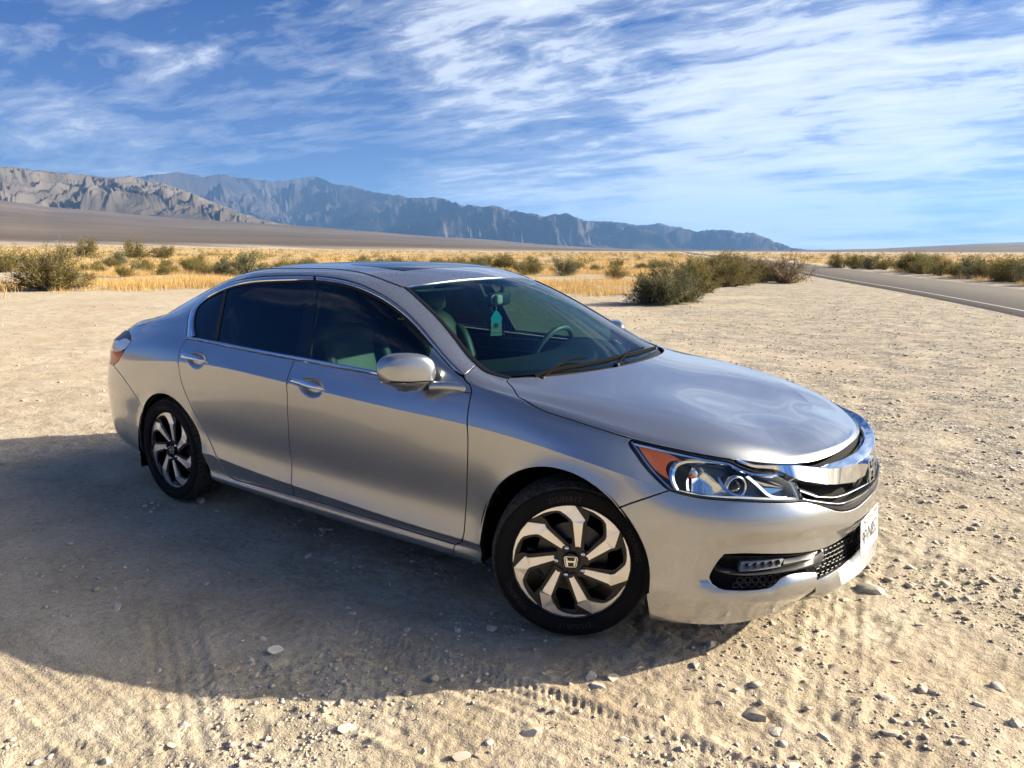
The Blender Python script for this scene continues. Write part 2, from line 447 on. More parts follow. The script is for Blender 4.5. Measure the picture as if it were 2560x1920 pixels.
def make_range(name, skyf, r0f, depth, amp, seed, mt, azr, nr=150, daz=.035, falloff=.30, pale=None, gul=1.0, lean=.35, pw=1.0):
    azs = np.arange(azr[0], azr[1], daz); t = np.linspace(-.04, 1.25, nr)
    A, T = np.meshgrid(azs, t)
    R0 = r0f(A); R_ = R0 + T * depth
    x = CX + R_ * np.cos(np.radians(A)); y = CY + R_ * np.sin(np.radians(A))
    base = gz(x.ravel(), y.ravel(), False).reshape(x.shape)
    Rc = R0 + depth
    jag = lambda a: skyf(a) + .075 * fbm(a * 1.1, a * 0 + seed, 5, seed + 3, .62)
    zc = Rc * np.tan(np.radians(jag(A))) + CAM[2]             # crest height wanted at the crest distance
    # spurs and gullies run down towards the plain: noise in (along the range, down the slope)
    sx = np.radians(A) * (footdist(A) + depth * .5); sy = R_ + 0 * A
    k_ = 1000.0 * gul
    wpx = sx + .55 * k_ * fbm(sx / (1.6 * k_), sy / (1.9 * k_), 3, seed + 5); wpy = sy + .8 * k_ * fbm(sx / (1.5 * k_) + 9, sy / (1.8 * k_), 3, seed + 6)
    wpx = wpx + lean * sy
    big = ridged(wpx / (1.6 * k_), wpy / (1.9 * k_), 5, seed, .50) / 1.7
    fine = ridged(wpx / (.46 * k_), wpy / (.50 * k_), 4, seed + 50, .58) / 1.8
    fin2 = ridged(wpx / (.15 * k_), wpy / (.16 * k_), 3, seed + 90, .6) / 1.7
    tt = np.clip(T, 0, 1)
    prof = tt**pw
    h = base * (1 - prof) + zc * prof
    env = sst(tt, 0, .10) * (1 - .80 * sst(tt, .62, 1.0))
    relief = amp * env * (1.10 * (big - .50) + .42 * (fine - .5) + .17 * (fin2 - .5))
    h = h + relief
    wx, wy = wpx, wpy
    h = np.where(T > 1, h - (T - 1) * depth * .5, h)
    h = np.where(T < .0, base - 30, h)
    # a run of sight lines must not rise above the skyline
    el = (h - CAM[2]) / R_; lim = np.tan(np.radians(jag(A)))
    soft = lim * 1.0
    h = np.where(el > soft, CAM[2] + R_ * (soft + (el - soft) * .12), h)
    # broken spurs that let the plain run up between them
    toe = base + (fbm(wx / 900, wy / 900, 3, seed + 9) * 60 - 25) * (1 - sst(tt, .0, .16))
    h = np.where(tt < .16, h + (toe - base) * .5, h)
    nr_, na = x.shape; idx = np.arange(nr_ * na).reshape(nr_, na)
    q = np.stack([idx[:-1, :-1], idx[:-1, 1:], idx[1:, 1:], idx[1:, :-1]], -1).reshape(-1, 4)[:, ::-1]
    pl_ = (pale(A, T) if pale else np.zeros_like(A))
    me = fast_mesh(name, np.stack([x.ravel(), y.ravel(), h.ravel()], 1), q, mt, attrs={'pale': pl_.ravel()})
    return link(name, me, 'structure')


make_ground()
make_range('foothills', sky1, lambda a: footdist(a) - 500, 2100, 185, 3,
           M_rockface('foothill_rock', [(.30, (.055, .047, .039)), (.48, (.090, .077, .064)), (.60, (.125, .108, .090)), (.75, (.17, .148, .124))]),
           (az_of(720 * DK), 192), 190, .036, gul=.55, lean=.8, pw=.95)
_a1, _a2 = az_of(1160 * DK), az_of(980 * DK)
make_range('mountains', sky2, lambda a: footdist(a) + 5200 - 4700 * sst(-a, -141, -126), 4600, 560, 17,
           M_rockface('mountain_rock', [(.30, (.026, .023, .024)), (.50, (.052, .044, .042)), (.66, (.090, .076, .068)), (.8, (.14, .118, .100))], pale=(.55, .47, .38), pale_amt=.45, scale=1 / 900.0),
           (az_of(1780 * DK), 192), 220, .036, gul=1.0, lean=.7, pw=.95,
           pale=lambda A, T: np.exp(-((A - (_a1 + _a2) / 2) / 3.6)**2) * (1 - sst(T, .10, .34)))

# ---------- road with its worn edge line
RM = mat('asphalt', (.085, .075, .066), .85)
t = RM.node_tree
_n = ND(t, 'ShaderNodeTexNoise', i_Scale=9.0, i_Detail=8.0, i_Roughness=.7); t.links.new(ND(t, 'ShaderNodeNewGeometry').outputs['Position'], _n.inputs['Vector'])
t.links.new(ramp(t, _n.outputs[0], [(.3, (.070, .058, .045)), (.7, (.125, .106, .083))]), t.nodes['Principled BSDF'].inputs['Base Color'])


def ribbon(name, off0, off1, dz, mt, parent=None, skirt=0.0):
    P = ROADP; tn = np.gradient(P, axis=0); tn /= np.linalg.norm(tn, axis=1)[:, None]; nr = np.stack([-tn[:, 1], tn[:, 0]], 1)
    a = P + nr * off0; b = P + nr * off1
    zz = np.maximum(gz(P[:, 0], P[:, 1], False), -1) + dz
    cols = [np.c_[a, zz], np.c_[b, zz]]
    if skirt: cols = [np.c_[P + nr * (off0 - skirt), zz - .12]] + cols + [np.c_[P + nr * (off1 + skirt), zz - .12]]
    V_ = np.stack(cols, 1); n, k = V_.shape[:2]
    idx = np.arange(n * k).reshape(n, k)
    q = np.stack([idx[:-1, :-1], idx[1:, :-1], idx[1:, 1:], idx[:-1, 1:]], -1).reshape(-1, 4)[:, ::-1]
    return link(name, fast_mesh(name, V_.reshape(-1, 3), q, mt), 'structure' if parent is None else None, parent)


road = ribbon('road', -2.3, 2.75, .05, RM, skirt=.25)
WL = mat('road_paint', (.42, .40, .35), .8)
t = WL.node_tree
ribbon('edge_line', 2.42, 2.52, .056, WL, road)
ribbon('edge_line', -2.0, -1.92, .056, WL, road)
# ------------------------------------------------------------------ the car's body surface
# x forward from the front axle, y to the car's left, z up from the ground; S(u, v) covers the left half
def ncs(t,P):
    """natural cubic spline through P (n,k) at t -> evaluator"""
    t=np.asarray(t,float);P=np.asarray(P,float);n=len(t);h=np.diff(t)
    A=np.zeros((n,n));B=np.zeros((n,)+P.shape[1:]);A[0,0]=A[-1,-1]=1
    for i in range(1,n-1):
        A[i,i-1]=h[i-1];A[i,i]=2*(h[i-1]+h[i]);A[i,i+1]=h[i]
        B[i]=6*((P[i+1]-P[i])/h[i]-(P[i]-P[i-1])/h[i-1])
    M=np.linalg.solve(A,B.reshape(n,-1)).reshape(P.shape)
    def ev(x):
        x=np.atleast_1d(x);i=np.clip(np.searchsorted(t,x,side='right')-1,0,n-2)
        s=(-1,)+(1,)*(P.ndim-1)
        hh=h[i].reshape(s);a=((t[i+1]-x)).reshape(s);b=(x-t[i]).reshape(s)
        return M[i]*a**3/(6*hh)+M[i+1]*b**3/(6*hh)+(P[i]/hh-M[i]*hh/6)*a+(P[i+1]/hh-M[i+1]*hh/6)*b
    return ev
# plan outline stations
ST=np.array([(-3.905,0),(-3.885,.36),(-3.82,.62),(-3.69,.79),(-3.45,.873),(-3.1,.905),(-2.776,.918),(-2.35,.922),(-1.85,.925),
 (-1.3,.926),(-.75,.924),(-.38,.918),(0,.912),(.3,.893),(.53,.838),(.71,.735),(.85,.57),(.95,.31),(.985,0)])
NS=len(ST)
def sp(d):  # sparse dict station->value(s), piecewise cubic monotone-ish
    k=sorted(d);v=np.array([d[i] for i in k],float)
    return ncs(k,v)(np.arange(NS)) if len(k)>2 else np.interp(np.arange(NS),k,v)
# param along u: arc length of plan outline
full=np.concatenate([ST[1:4][::-1]*[1,-1],ST,ST[-4:-1][::-1]*[1,-1]])
ts=np.concatenate([[0],np.cumsum(np.linalg.norm(np.diff(full,axis=0),axis=1))])
U=ts[3:3+NS]-ts[3]
_o=ncs(ts-ts[3],full)
e=1e-3
tan=(_o(U+e)-_o(U-e))/(2*e);tan/=np.linalg.norm(tan,axis=1)[:,None]
NRM=np.stack([-tan[:,1],tan[:,0]],1)  # outward? y positive side
# left side (y>0): moving rear->front tangent ~ +x, outward = +y
def inset(d,z):
    d=sp(d);z=sp(z);p=ST-NRM*d[:,None]
    return np.concatenate([p,z[:,None]],1)
rows=[]
rows.append(('A',inset({0:.14,4:.12,8:.10,13:.12,16:.14,18:.19},{0:.26,4:.22,8:.185,13:.165,18:.19})))
rows.append(('B',inset({0:.06,4:.045,8:.032,13:.032,15:.042,16:.07,18:.10},{0:.28,3:.26,4:.25,5:.225,6:.215,7:.212,9:.208,10:.21,12:.2,13:.182,14:.18,16:.185,18:.185})))
rows.append(('C',inset({0:.03,4:.02,6:.018,9:.0175,12:.015,14:.015,15:.02,16:.045,18:.065},{0:.33,4:.30,6:.25,7:.24,9:.238,11:.238,12:.235,14:.235,18:.215})))
rows.append(('D',inset({0:.015,4:.01,6:.022,9:.0245,11:.020,12:.012,14:.006,16:.004,18:.012},{0:.42,4:.36,6:.285,7:.268,9:.268,11:.27,12:.275,14:.285,18:.26})))
rows.append(('E',inset({0:.005,4:.006,5:.01,6:.010,8:.007,11:.006,12:.008,14:.004,16:.002,18:.012},{0:.50,4:.44,5:.41,6:.395,7:.375,8:.345,9:.326,10:.31,11:.305,12:.31,13:.325,14:.345,18:.33})))
rows.append(('E2',inset({0:.001,4:.004,5:.01,6:.015,7:.021,9:.026,11:.024,12:.018,14:.004,16:.002,18:.012},{0:.58,4:.53,6:.49,7:.47,9:.44,12:.43,14:.43,18:.42})))
rows.append(('F',inset({0:.004,3:.0,5:.0,7:.010,9:.012,11:.010,12:.004,14:.0,16:.0,18:.0},{0:.68,3:.66,5:.63,7:.60,12:.58,14:.55,18:.53})))
rows.append(('G',inset({0:.03,2:.03,3:.03,4:.016,6:.004,8:0,10:0,12:.004,13:.012,14:.026,16:.026,18:.044},{0:.80,3:.80,5:.84,6:.87,7:.895,8:.885,9:.855,10:.828,11:.812,12:.775,13:.725,14:.68,15:.66,16:.64,18:.63})))
rows.append(('H',inset({0:.045,2:.05,3:.06,4:.045,6:.026,8:.026,10:.024,11:.022,12:.022,13:.034,14:.050,16:.048,18:.068},{0:.93,3:.92,5:.93,6:.945,7:.95,8:.935,10:.90,11:.885,12:.83,13:.77,14:.73,15:.715,16:.70,18:.69})))
I=inset({0:.09,1:.10,2:.14,3:.18,4:.13,6:.07,8:.056,10:.055,11:.055,12:.06,13:.068,14:.088,15:.094,16:.095,18:.096},
 {0:1.02,2:1.015,3:1.01,4:1.01,5:1.015,6:1.02,7:1.018,8:1.0,9:.98,10:.96,11:.945,12:.893,13:.84,14:.797,15:.773,16:.755,18:.75})
rows.append(('I',I))
def tab(L):
    k=[l[0] for l in L];v=np.array([l[1:] for l in L],float)
    return ncs(k,v)(np.arange(NS))
J=tab([(0,-3.77,0,1.055),(1,-3.755,.31,1.05),(2,-3.68,.52,1.03),(3,-3.54,.635,1.022),(4,-3.38,.72,1.035),(5,-3.1,.775,1.075),(6,-2.78,.80,1.105),(7,-2.35,.795,1.17),(8,-1.85,.782,1.19),
 (9,-1.3,.79,1.17),(10,-.75,.835,1.06),(11,-.40,.842,.972),(12,0,.805,.918),(13,.29,.772,.874),(14,.51,.69,.838),(15,.66,.575,.808),(16,.765,.425,.780),(17,.84,.225,.770),(18,.865,0,.767)])
J2=tab([(0,-3.72,0,1.075),(1,-3.70,.29,1.07),(2,-3.62,.475,1.05),(3,-3.49,.585,1.043),(4,-3.33,.665,1.05),(5,-3.09,.705,1.105),(6,-2.8,.71,1.185),(7,-2.35,.698,1.335),(8,-1.85,.674,1.382),
 (9,-1.3,.688,1.352),(10,-.75,.765,1.14),(11,-.40,.80,.988),(12,-.01,.735,.938),(13,.26,.69,.902),(14,.47,.61,.87),(15,.615,.505,.837),(16,.71,.375,.805),(17,.78,.20,.795),(18,.80,0,.792)])
K=tab([(0,-3.65,0,1.08),(1,-3.635,.25,1.078),(2,-3.57,.415,1.066),(3,-3.46,.53,1.06),(4,-3.31,.605,1.068),(5,-3.09,.63,1.14),(6,-2.8,.61,1.253),(7,-2.35,.575,1.392),(8,-1.85,.568,1.424),
 (9,-1.3,.568,1.396),(10,-.75,.655,1.18),(11,-.42,.745,1.0),(12,-.03,.64,.953),(13,.22,.585,.920),(14,.41,.515,.893),(15,.54,.425,.865),(16,.63,.32,.835),(17,.69,.17,.826),(18,.71,0,.823)])
L=tab([(0,-3.55,0,1.087),(1,-3.54,.19,1.086),(2,-3.49,.32,1.08),(3,-3.40,.41,1.08),(4,-3.27,.46,1.09),(5,-3.08,.475,1.155),(6,-2.8,.45,1.265),(7,-2.35,.435,1.408),(8,-1.85,.42,1.442),
 (9,-1.28,.42,1.418),(10,-.72,.49,1.222),(11,-.36,.56,1.035),(12,-.05,.48,.966),(13,.15,.43,.935),(14,.31,.375,.912),(15,.42,.31,.891),(16,.49,.23,.866),(17,.53,.12,.86),(18,.545,0,.858)])
M=tab([(0,-3.42,0,1.095),(1,-3.41,.10,1.095),(2,-3.38,.165,1.094),(3,-3.32,.21,1.095),(4,-3.23,.235,1.105),(5,-3.08,.24,1.165),(6,-2.8,.225,1.285),(7,-2.35,.215,1.419),(8,-1.85,.21,1.453),
 (9,-1.27,.21,1.434),(10,-.70,.245,1.255),(11,-.31,.285,1.045),(12,-.06,.245,.975),(13,.08,.22,.951),(14,.20,.19,.932),(15,.28,.155,.917),(16,.33,.115,.896),(17,.36,.06,.892),(18,.37,0,.891)])
N=tab([(0,-3.30,0,1.104),(1,-3.295,0,1.104),(2,-3.28,0,1.104),(3,-3.25,0,1.107),(4,-3.20,0,1.12),(5,-3.08,0,1.17),(6,-2.8,0,1.292),(7,-2.35,0,1.422),(8,-1.85,0,1.457),
 (9,-1.265,0,1.438),(10,-.69,0,1.268),(11,-.29,0,1.05),(12,-.06,0,.978),(13,.03,0,.963),(14,.10,0,.951),(15,.15,0,.941),(16,.18,0,.934),(17,.195,0,.922),(18,.20,0,.922)])
for n,r in zip(['J','J2','K','L','M','N'],[J,J2,K,L,M,N]): rows.append((n,r))
names=[n for n,_ in rows]
G3=np.stack([r for _,r in rows],0)   # rows, stations,3
NR=len(names)
# v params = mean chord
ch=np.linalg.norm(np.diff(G3[:,[8,10,12,14]],axis=0),axis=2).mean(1)
V=np.concatenate([[0],np.cumsum(ch)])
iG=names.index('G')
CR=['E','G','K']
_m = np.array([1, -1, 1.])
_ext = np.concatenate([G3[:, 1:4][:, ::-1] * _m, G3, G3[:, -4:-1][:, ::-1] * _m], 1)
_Ru = ncs(ts - ts[3], _ext.transpose(1, 0, 2))
UM, VM = U[-1], V[-1]
VI = {n: V[i] for i, n in enumerate(names)}


def _natmat(t):
    n = len(t); h = np.diff(t); A = np.zeros((n, n)); B = np.zeros((n, n)); A[0, 0] = A[-1, -1] = 1
    for i in range(1, n - 1):
        A[i, i - 1] = h[i - 1]; A[i, i] = 2 * (h[i - 1] + h[i]); A[i, i + 1] = h[i]
        B[i, i - 1] += 6 / h[i - 1]; B[i, i] -= 6 / h[i - 1] + 6 / h[i]; B[i, i + 1] += 6 / h[i]
    return np.linalg.solve(A, B)


_br = [0] + [names.index(k) for k in CR] + [NR - 1]
_seg = []
for q in range(len(_br) - 1):
    i, j = _br[q], _br[q + 1]
    if q == len(_br) - 2:
        idx = list(range(i, j + 1)) + list(range(j - 1, i - 1, -1))
        sg = np.array([1.] * (j - i + 1) + [-1.] * (j - i))
        tv = np.concatenate([V[i:], 2 * V[-1] - V[i:-1][::-1]])
    else:
        idx = list(range(i, j + 1)); sg = np.ones(j - i + 1); tv = V[i:j + 1]
    _seg.append((V[i], V[j] if q < len(_br) - 2 else 99, np.array(idx), sg, tv, _natmat(tv)))


def S0(u, v):
    u = np.asarray(u, float).ravel(); v = np.asarray(v, float).ravel()
    R = _Ru(u)                                   # n, rows, 3
    out = np.zeros((len(u), 3))
    for a, b, idx, sg, tv, Mt in _seg:
        k = np.where((v >= a) & (v < b) if a > 0 else (v < b))[0]
        if not len(k):
            continue
        P = R[k][:, idx] * np.stack([np.ones_like(sg), sg, np.ones_like(sg)], 1)
        M2 = np.einsum('ij,njk->nik', Mt, P)
        x = v[k]
        i = np.clip(np.searchsorted(tv, x, side='right') - 1, 0, len(tv) - 2)
        n = np.arange(len(k)); h = (tv[i + 1] - tv[i])[:, None]
        A = (tv[i + 1] - x)[:, None]; B = (x - tv[i])[:, None]
        out[k] = M2[n, i] * A**3 / (6 * h) + M2[n, i + 1] * B**3 / (6 * h) + (P[n, i] / h - M2[n, i] * h / 6) * A + (P[n, i + 1] / h - M2[n, i + 1] * h / 6) * B
    return out


def sstep(x):
    x = np.clip(x, 0, 1)
    return x * x * (3 - 2 * x)


# bonnet crown and boot lid: a smooth polynomial fitted to the sections keeps the reflections clean
def _fit(us_, vs_):
    uu, vv = np.meshgrid(us_, vs_)
    P = S0(uu, vv)
    A = np.stack([P[:, 0]**i * P[:, 1]**j for i in range(5) for j in (0, 2, 4)], 1)
    return np.linalg.lstsq(A, P[:, 2], rcond=None)[0]


_hoodc = _fit(np.linspace(4.25, UM, 60), np.linspace(VI['J2'], VM, 25))
_deckc = _fit(np.linspace(0, 1.25, 40), np.linspace(VI['J2'], VM, 25))


def _pz(c, P):
    k = 0; z = 0
    for i in range(5):
        for j in (0, 2, 4):
            z = z + c[k] * P[:, 0]**i * P[:, 1]**j; k += 1
    return z


ARCH = [(0.045, 0.33, 0.372), (-2.745, 0.30, 0.372)]
SCOOP = np.array([(5.13, .20), (5.13, .30), (5.17, .40), (5.225, .47), (5.33, .485), (5.50, .475), (5.66, .468), (5.76, .44), (5.90, .40), (6.1, .39), (6.3, .39), (6.3, .20), (5.64, .205), (5.50, .20), (5.44, .165), (5.30, .155), (5.19, .165)])


def pdist(p, poly, closed=True):
    """signed distance (positive inside) of points p (n,2) to a polygon"""
    a = poly; b = np.roll(poly, -1, 0)
    if not closed:
        a, b = a[:-1], b[:-1]
    d = np.full(len(p), 1e9); ins = np.zeros(len(p), bool)
    for (x0, y0), (x1, y1) in zip(a, b):
        ex, ey = x1 - x0, y1 - y0
        t = np.clip(((p[:, 0] - x0) * ex + (p[:, 1] - y0) * ey) / (ex * ex + ey * ey + 1e-18), 0, 1)
        d = np.minimum(d, np.hypot(p[:, 0] - x0 - t * ex, p[:, 1] - y0 - t * ey))
        c = ((y0 > p[:, 1]) != (y1 > p[:, 1]))
        xx = x0 + (p[:, 1] - y0) * ex / (ey if abs(ey) > 1e-12 else 1e-12)
        ins ^= c & (p[:, 0] < xx)
    return np.where(ins, d, -d)


def S(u, v, kind=''):
    u = np.asarray(u, float).ravel(); v = np.asarray(v, float).ravel()
    P = S0(u, v)
    if kind == 'hood':
        w = sstep((v - VI['J2']) / (VI['L'] - VI['J2']))
        P[:, 2] += w * (_pz(_hoodc, P) - P[:, 2])
    if kind == 'deck':
        w = sstep((v - VI['J2']) / (VI['L'] - VI['J2'])) * sstep((1.5 - u) / .3)
        P[:, 2] += w * (_pz(_deckc, P) - P[:, 2])
    # lips round the wheel arches
    for ax, az, ar in ARCH:
        rr = np.hypot(P[:, 0] - ax, P[:, 2] - az)
        w = np.clip(1 - (rr - ar) / .085, 0, 1)**2 * (v < VI['I']) * sstep((P[:, 2] - .1) / .2)
        P[:, 1] += .009 * w
    if kind == 'bumper':
        d = pdist(np.stack([u, v], 1), SCOOP)
        w = sstep(d / .075)
        P[:, 0] -= .024 * w * .75; P[:, 1] -= .024 * w * .35 * np.sign(P[:, 1]) * np.clip(np.abs(P[:, 1]) / .3, 0, 1)
    if kind == 'door':
        for cu, cv in CUPS:
            q = ((u - cu) / .108)**2 + ((v - cv) / .050)**2
            w = sstep(np.clip(1 - q, 0, 1) * 1.35)
            P[:, 1] = P[:, 1] * (1 - w) + (.921 - .017 * w + .20 * (.70 - v) * (v > cv)) * w
    return P


CUPS = [(2.168, .706), (3.168, .696)]


def SN(u, v, kind=''):
    e = 1.5e-3
    u = np.asarray(u, float).ravel(); v = np.asarray(v, float).ravel()
    a = S(u + e, v, kind) - S(u - e, v, kind); b = S(u, v + e, kind) - S(u, v - e, kind)
    n = np.cross(b, a)
    return n / (np.linalg.norm(n, axis=1)[:, None] + 1e-12)


def SO(uv, off=0.0, kind='', side=1):
    uv = np.asarray(uv, float)
    P = S(uv[:, 0], uv[:, 1], kind)
    if np.any(off):
        P = P + SN(uv[:, 0], uv[:, 1], kind) * (np.asarray(off)[:, None] if np.ndim(off) else off)
    return P * [1, side, 1]
# ------------------------------------------------------------------ mesh helpers
def obj(name, verts, faces, mat=None, parent=None, smooth=True, normals=None, mats=None, midx=None):
    me = bpy.data.meshes.new(name)
    me.from_pydata([tuple(map(float, v)) for v in verts], [], [tuple(int(i) for i in f) for f in faces])
    me.update()
    if smooth:
        me.polygons.foreach_set('use_smooth', [True] * len(me.polygons))
    for m in (mats or ([mat] if mat else [])):
        me.materials.append(m)
    if midx is not None:
        me.polygons.foreach_set('material_index', list(midx))
    if normals is not None:
        me.normals_split_custom_set_from_vertices([tuple(n) for n in normals])
    o = bpy.data.objects.new(name, me)
    COL.objects.link(o)
    if parent is not None:
        o.parent = parent
    return o


def sharp(o, ang=35):
    me = o.data
    me.polygons.foreach_set('use_smooth', [True] * len(me.polygons))
    me.set_sharp_from_angle(angle=rad(ang))
    return o


def empty(name, loc=(0, 0, 0), rz=0, label=None, cat=None, group=None, parent=None):
    o = bpy.data.objects.new(name, None)
    COL.objects.link(o)
    o.location = loc
    o.rotation_euler = (0, 0, rz)
    o.empty_display_size = .1
    if parent is not None:
        o.parent = parent
    tag(o, label, cat, group)
    return o


def tag(o, label=None, cat=None, group=None, kind=None):
    if label: o['label'] = label
    if cat: o['category'] = cat
    if group: o['group'] = group
    if kind: o['kind'] = kind
    return o


class MB:
    """collects pieces of one mesh"""
    def __init__(self):
        self.v = []; self.f = []

    def add(self, v, f):
        o = len(self.v)
        self.v += [tuple(map(float, p)) for p in v]
        self.f += [tuple(i + o for i in q) for q in f]
        return self

    def box(self, c, s, M=None):
        c = np.array(c, float); s = np.array(s, float) / 2
        p = np.array([[x, y, z] for x in (-1, 1) for y in (-1, 1) for z in (-1, 1)]) * s
        if M is not None: p = p @ np.array(M).T
        return self.add(p + c, [(0, 1, 3, 2), (4, 6, 7, 5), (0, 4, 5, 1), (2, 3, 7, 6), (0, 2, 6, 4), (1, 5, 7, 3)])

    def tube(self, pts, r, n=8, cap=True):
        pts = np.array(pts, float); m = len(pts)
        rr = np.full(m, r) if np.ndim(r) == 0 else np.array(r, float)
        t = np.gradient(pts, axis=0); t /= np.linalg.norm(t, axis=1)[:, None] + 1e-12
        ref = np.array([0, 0, 1.]) if abs(t[0][2]) < .9 else np.array([1., 0, 0])
        vs = []
        for i in range(m):
            a = np.cross(t[i], ref); a /= np.linalg.norm(a) + 1e-12; b = np.cross(a, t[i]); ref = b
            for k in range(n):
                an = 2 * math.pi * k / n
                vs.append(pts[i] + rr[i] * (math.cos(an) * a + math.sin(an) * b))
        fs = [(i * n + k, i * n + (k + 1) % n, (i + 1) * n + (k + 1) % n, (i + 1) * n + k) for i in range(m - 1) for k in range(n)]
        if cap: fs += [tuple(range(n))[::-1], tuple((m - 1) * n + k for k in range(n))]
        return self.add(vs, fs)

    def lathe(self, prof, n=64, axis='y', c=(0, 0, 0), close=False, a0=0, a1=2 * math.pi):
        """prof: (radius, along-axis)"""
        full = abs(a1 - a0 - 2 * math.pi) < 1e-6
        k = n if full else n + 1
        vs = []
        for j in range(k):
            a = a0 + (a1 - a0) * j / n
            for r_, h in prof:
                if axis == 'y': p = (c[0] + r_ * math.cos(a), c[1] + h, c[2] + r_ * math.sin(a))
                elif axis == 'x': p = (c[0] + h, c[1] + r_ * math.cos(a), c[2] + r_ * math.sin(a))
                else: p = (c[0] + r_ * math.cos(a), c[1] + r_ * math.sin(a), c[2] + h)
                vs.append(p)
        m = len(prof)
        fs = []
        for j in range(n):
            j2 = (j + 1) % k
            for i in range(m if close else m - 1):
                i2 = (i + 1) % m
                fs.append((j * m + i, j * m + i2, j2 * m + i2, j2 * m + i))
        return self.add(vs, fs)

    def prism(self, poly, z0, z1, T=None):
        n = len(poly)
        v = [(x, y, z0) for x, y in poly] + [(x, y, z1) for x, y in poly]
        if T is not None: v = [T(*p) for p in v]
        return self.add(v, [tuple(range(n))[::-1], tuple(range(n, 2 * n))] + [(i, (i + 1) % n, n + (i + 1) % n, n + i) for i in range(n)])

    def build(self, name, mat, parent=None, smooth=None):
        o = obj(name, self.v, self.f, mat, parent, smooth=False)
        if smooth: sharp(o, smooth)
        return o


def superbox(c, s, e=4.0, n=20, R=None):
    """rounded box as a superellipsoid mesh"""
    vs = []; fs = []
    def sp_(w, m): return math.copysign(abs(w)**m, w)
    m_ = 2.0 / e
    nu = n; nv = n // 2
    for j in range(nv + 1):
        b = -math.pi / 2 + math.pi * j / nv
        for i in range(nu):
            a = 2 * math.pi * i / nu
            p = np.array([sp_(math.cos(b), m_) * sp_(math.cos(a), m_) * s[0] / 2, sp_(math.cos(b), m_) * sp_(math.sin(a), m_) * s[1] / 2, sp_(math.sin(b), m_) * s[2] / 2])
            if R is not None: p = R @ p
            vs.append(p + np.array(c, float))
    for j in range(nv):
        for i in range(nu):
            fs.append((j * nu + i, j * nu + (i + 1) % nu, (j + 1) * nu + (i + 1) % nu, (j + 1) * nu + i))
    return vs, fs


def crv(pts, h=.018, closed=False):
    """centripetal Catmull-Rom through the points, resampled at about h"""
    p = np.array(pts, float)
    if len(p) == 2:
        n = max(1, int(np.linalg.norm(p[1] - p[0]) / h)); t = np.linspace(0, 1, n + 1)[:, None]
        return p[0] * (1 - t) + p[1] * t
    e = np.concatenate([[2 * p[0] - p[1]], p, [2 * p[-1] - p[-2]]])
    out = []
    for i in range(1, len(e) - 2):
        P0, P1, P2, P3 = e[i - 1:i + 3]
        d1, d2, d3 = [max(np.linalg.norm(b - a), 1e-6)**.5 for a, b in ((P0, P1), (P1, P2), (P2, P3))]
        n = max(1, int(np.linalg.norm(P2 - P1) / h))
        t = np.linspace(0, 1, n, endpoint=False)[:, None]
        m1 = d2 * ((P1 - P0) / d1 - (P2 - P0) / (d1 + d2) + (P2 - P1) / d2)
        m2 = d2 * ((P2 - P1) / d2 - (P3 - P1) / (d2 + d3) + (P3 - P2) / d3)
        m1 = m1; m2 = m2
        out.append((2 * t**3 - 3 * t**2 + 1) * P1 + (t**3 - 2 * t**2 + t) * m1 + (-2 * t**3 + 3 * t**2) * P2 + (t**3 - t**2) * m2)
    out.append(p[-1:])
    return np.concatenate(out)


def resamp(p, n):
    p = np.asarray(p, float)
    s = np.concatenate([[0], np.cumsum(np.linalg.norm(np.diff(p, axis=0), axis=1))])
    t = np.linspace(0, s[-1], n)
    return np.stack([np.interp(t, s, p[:, k]) for k in range(p.shape[1])], 1)


def loop(*parts):
    """join curve pieces into one closed outline without repeated points"""
    q = np.concatenate([np.asarray(a, float) for a in parts])
    out = [q[0]]
    for a in q[1:]:
        if np.linalg.norm(a - out[-1]) > 4e-3: out.append(a)
    if np.linalg.norm(out[0] - out[-1]) < 4e-3: out.pop()
    # refill long gaps
    res = []
    for a, b in zip(out, out[1:] + out[:1]):
        n = max(1, int(np.linalg.norm(b - a) / .024))
        for k in range(n): res.append(a + (b - a) * k / n)
    return np.array(res)


CEN = 1e-4


def is_wall(P, Nn, F, side, merge, wv, n):
    m = np.zeros(n, bool); m[wv] = True
    return m[F].any(1)


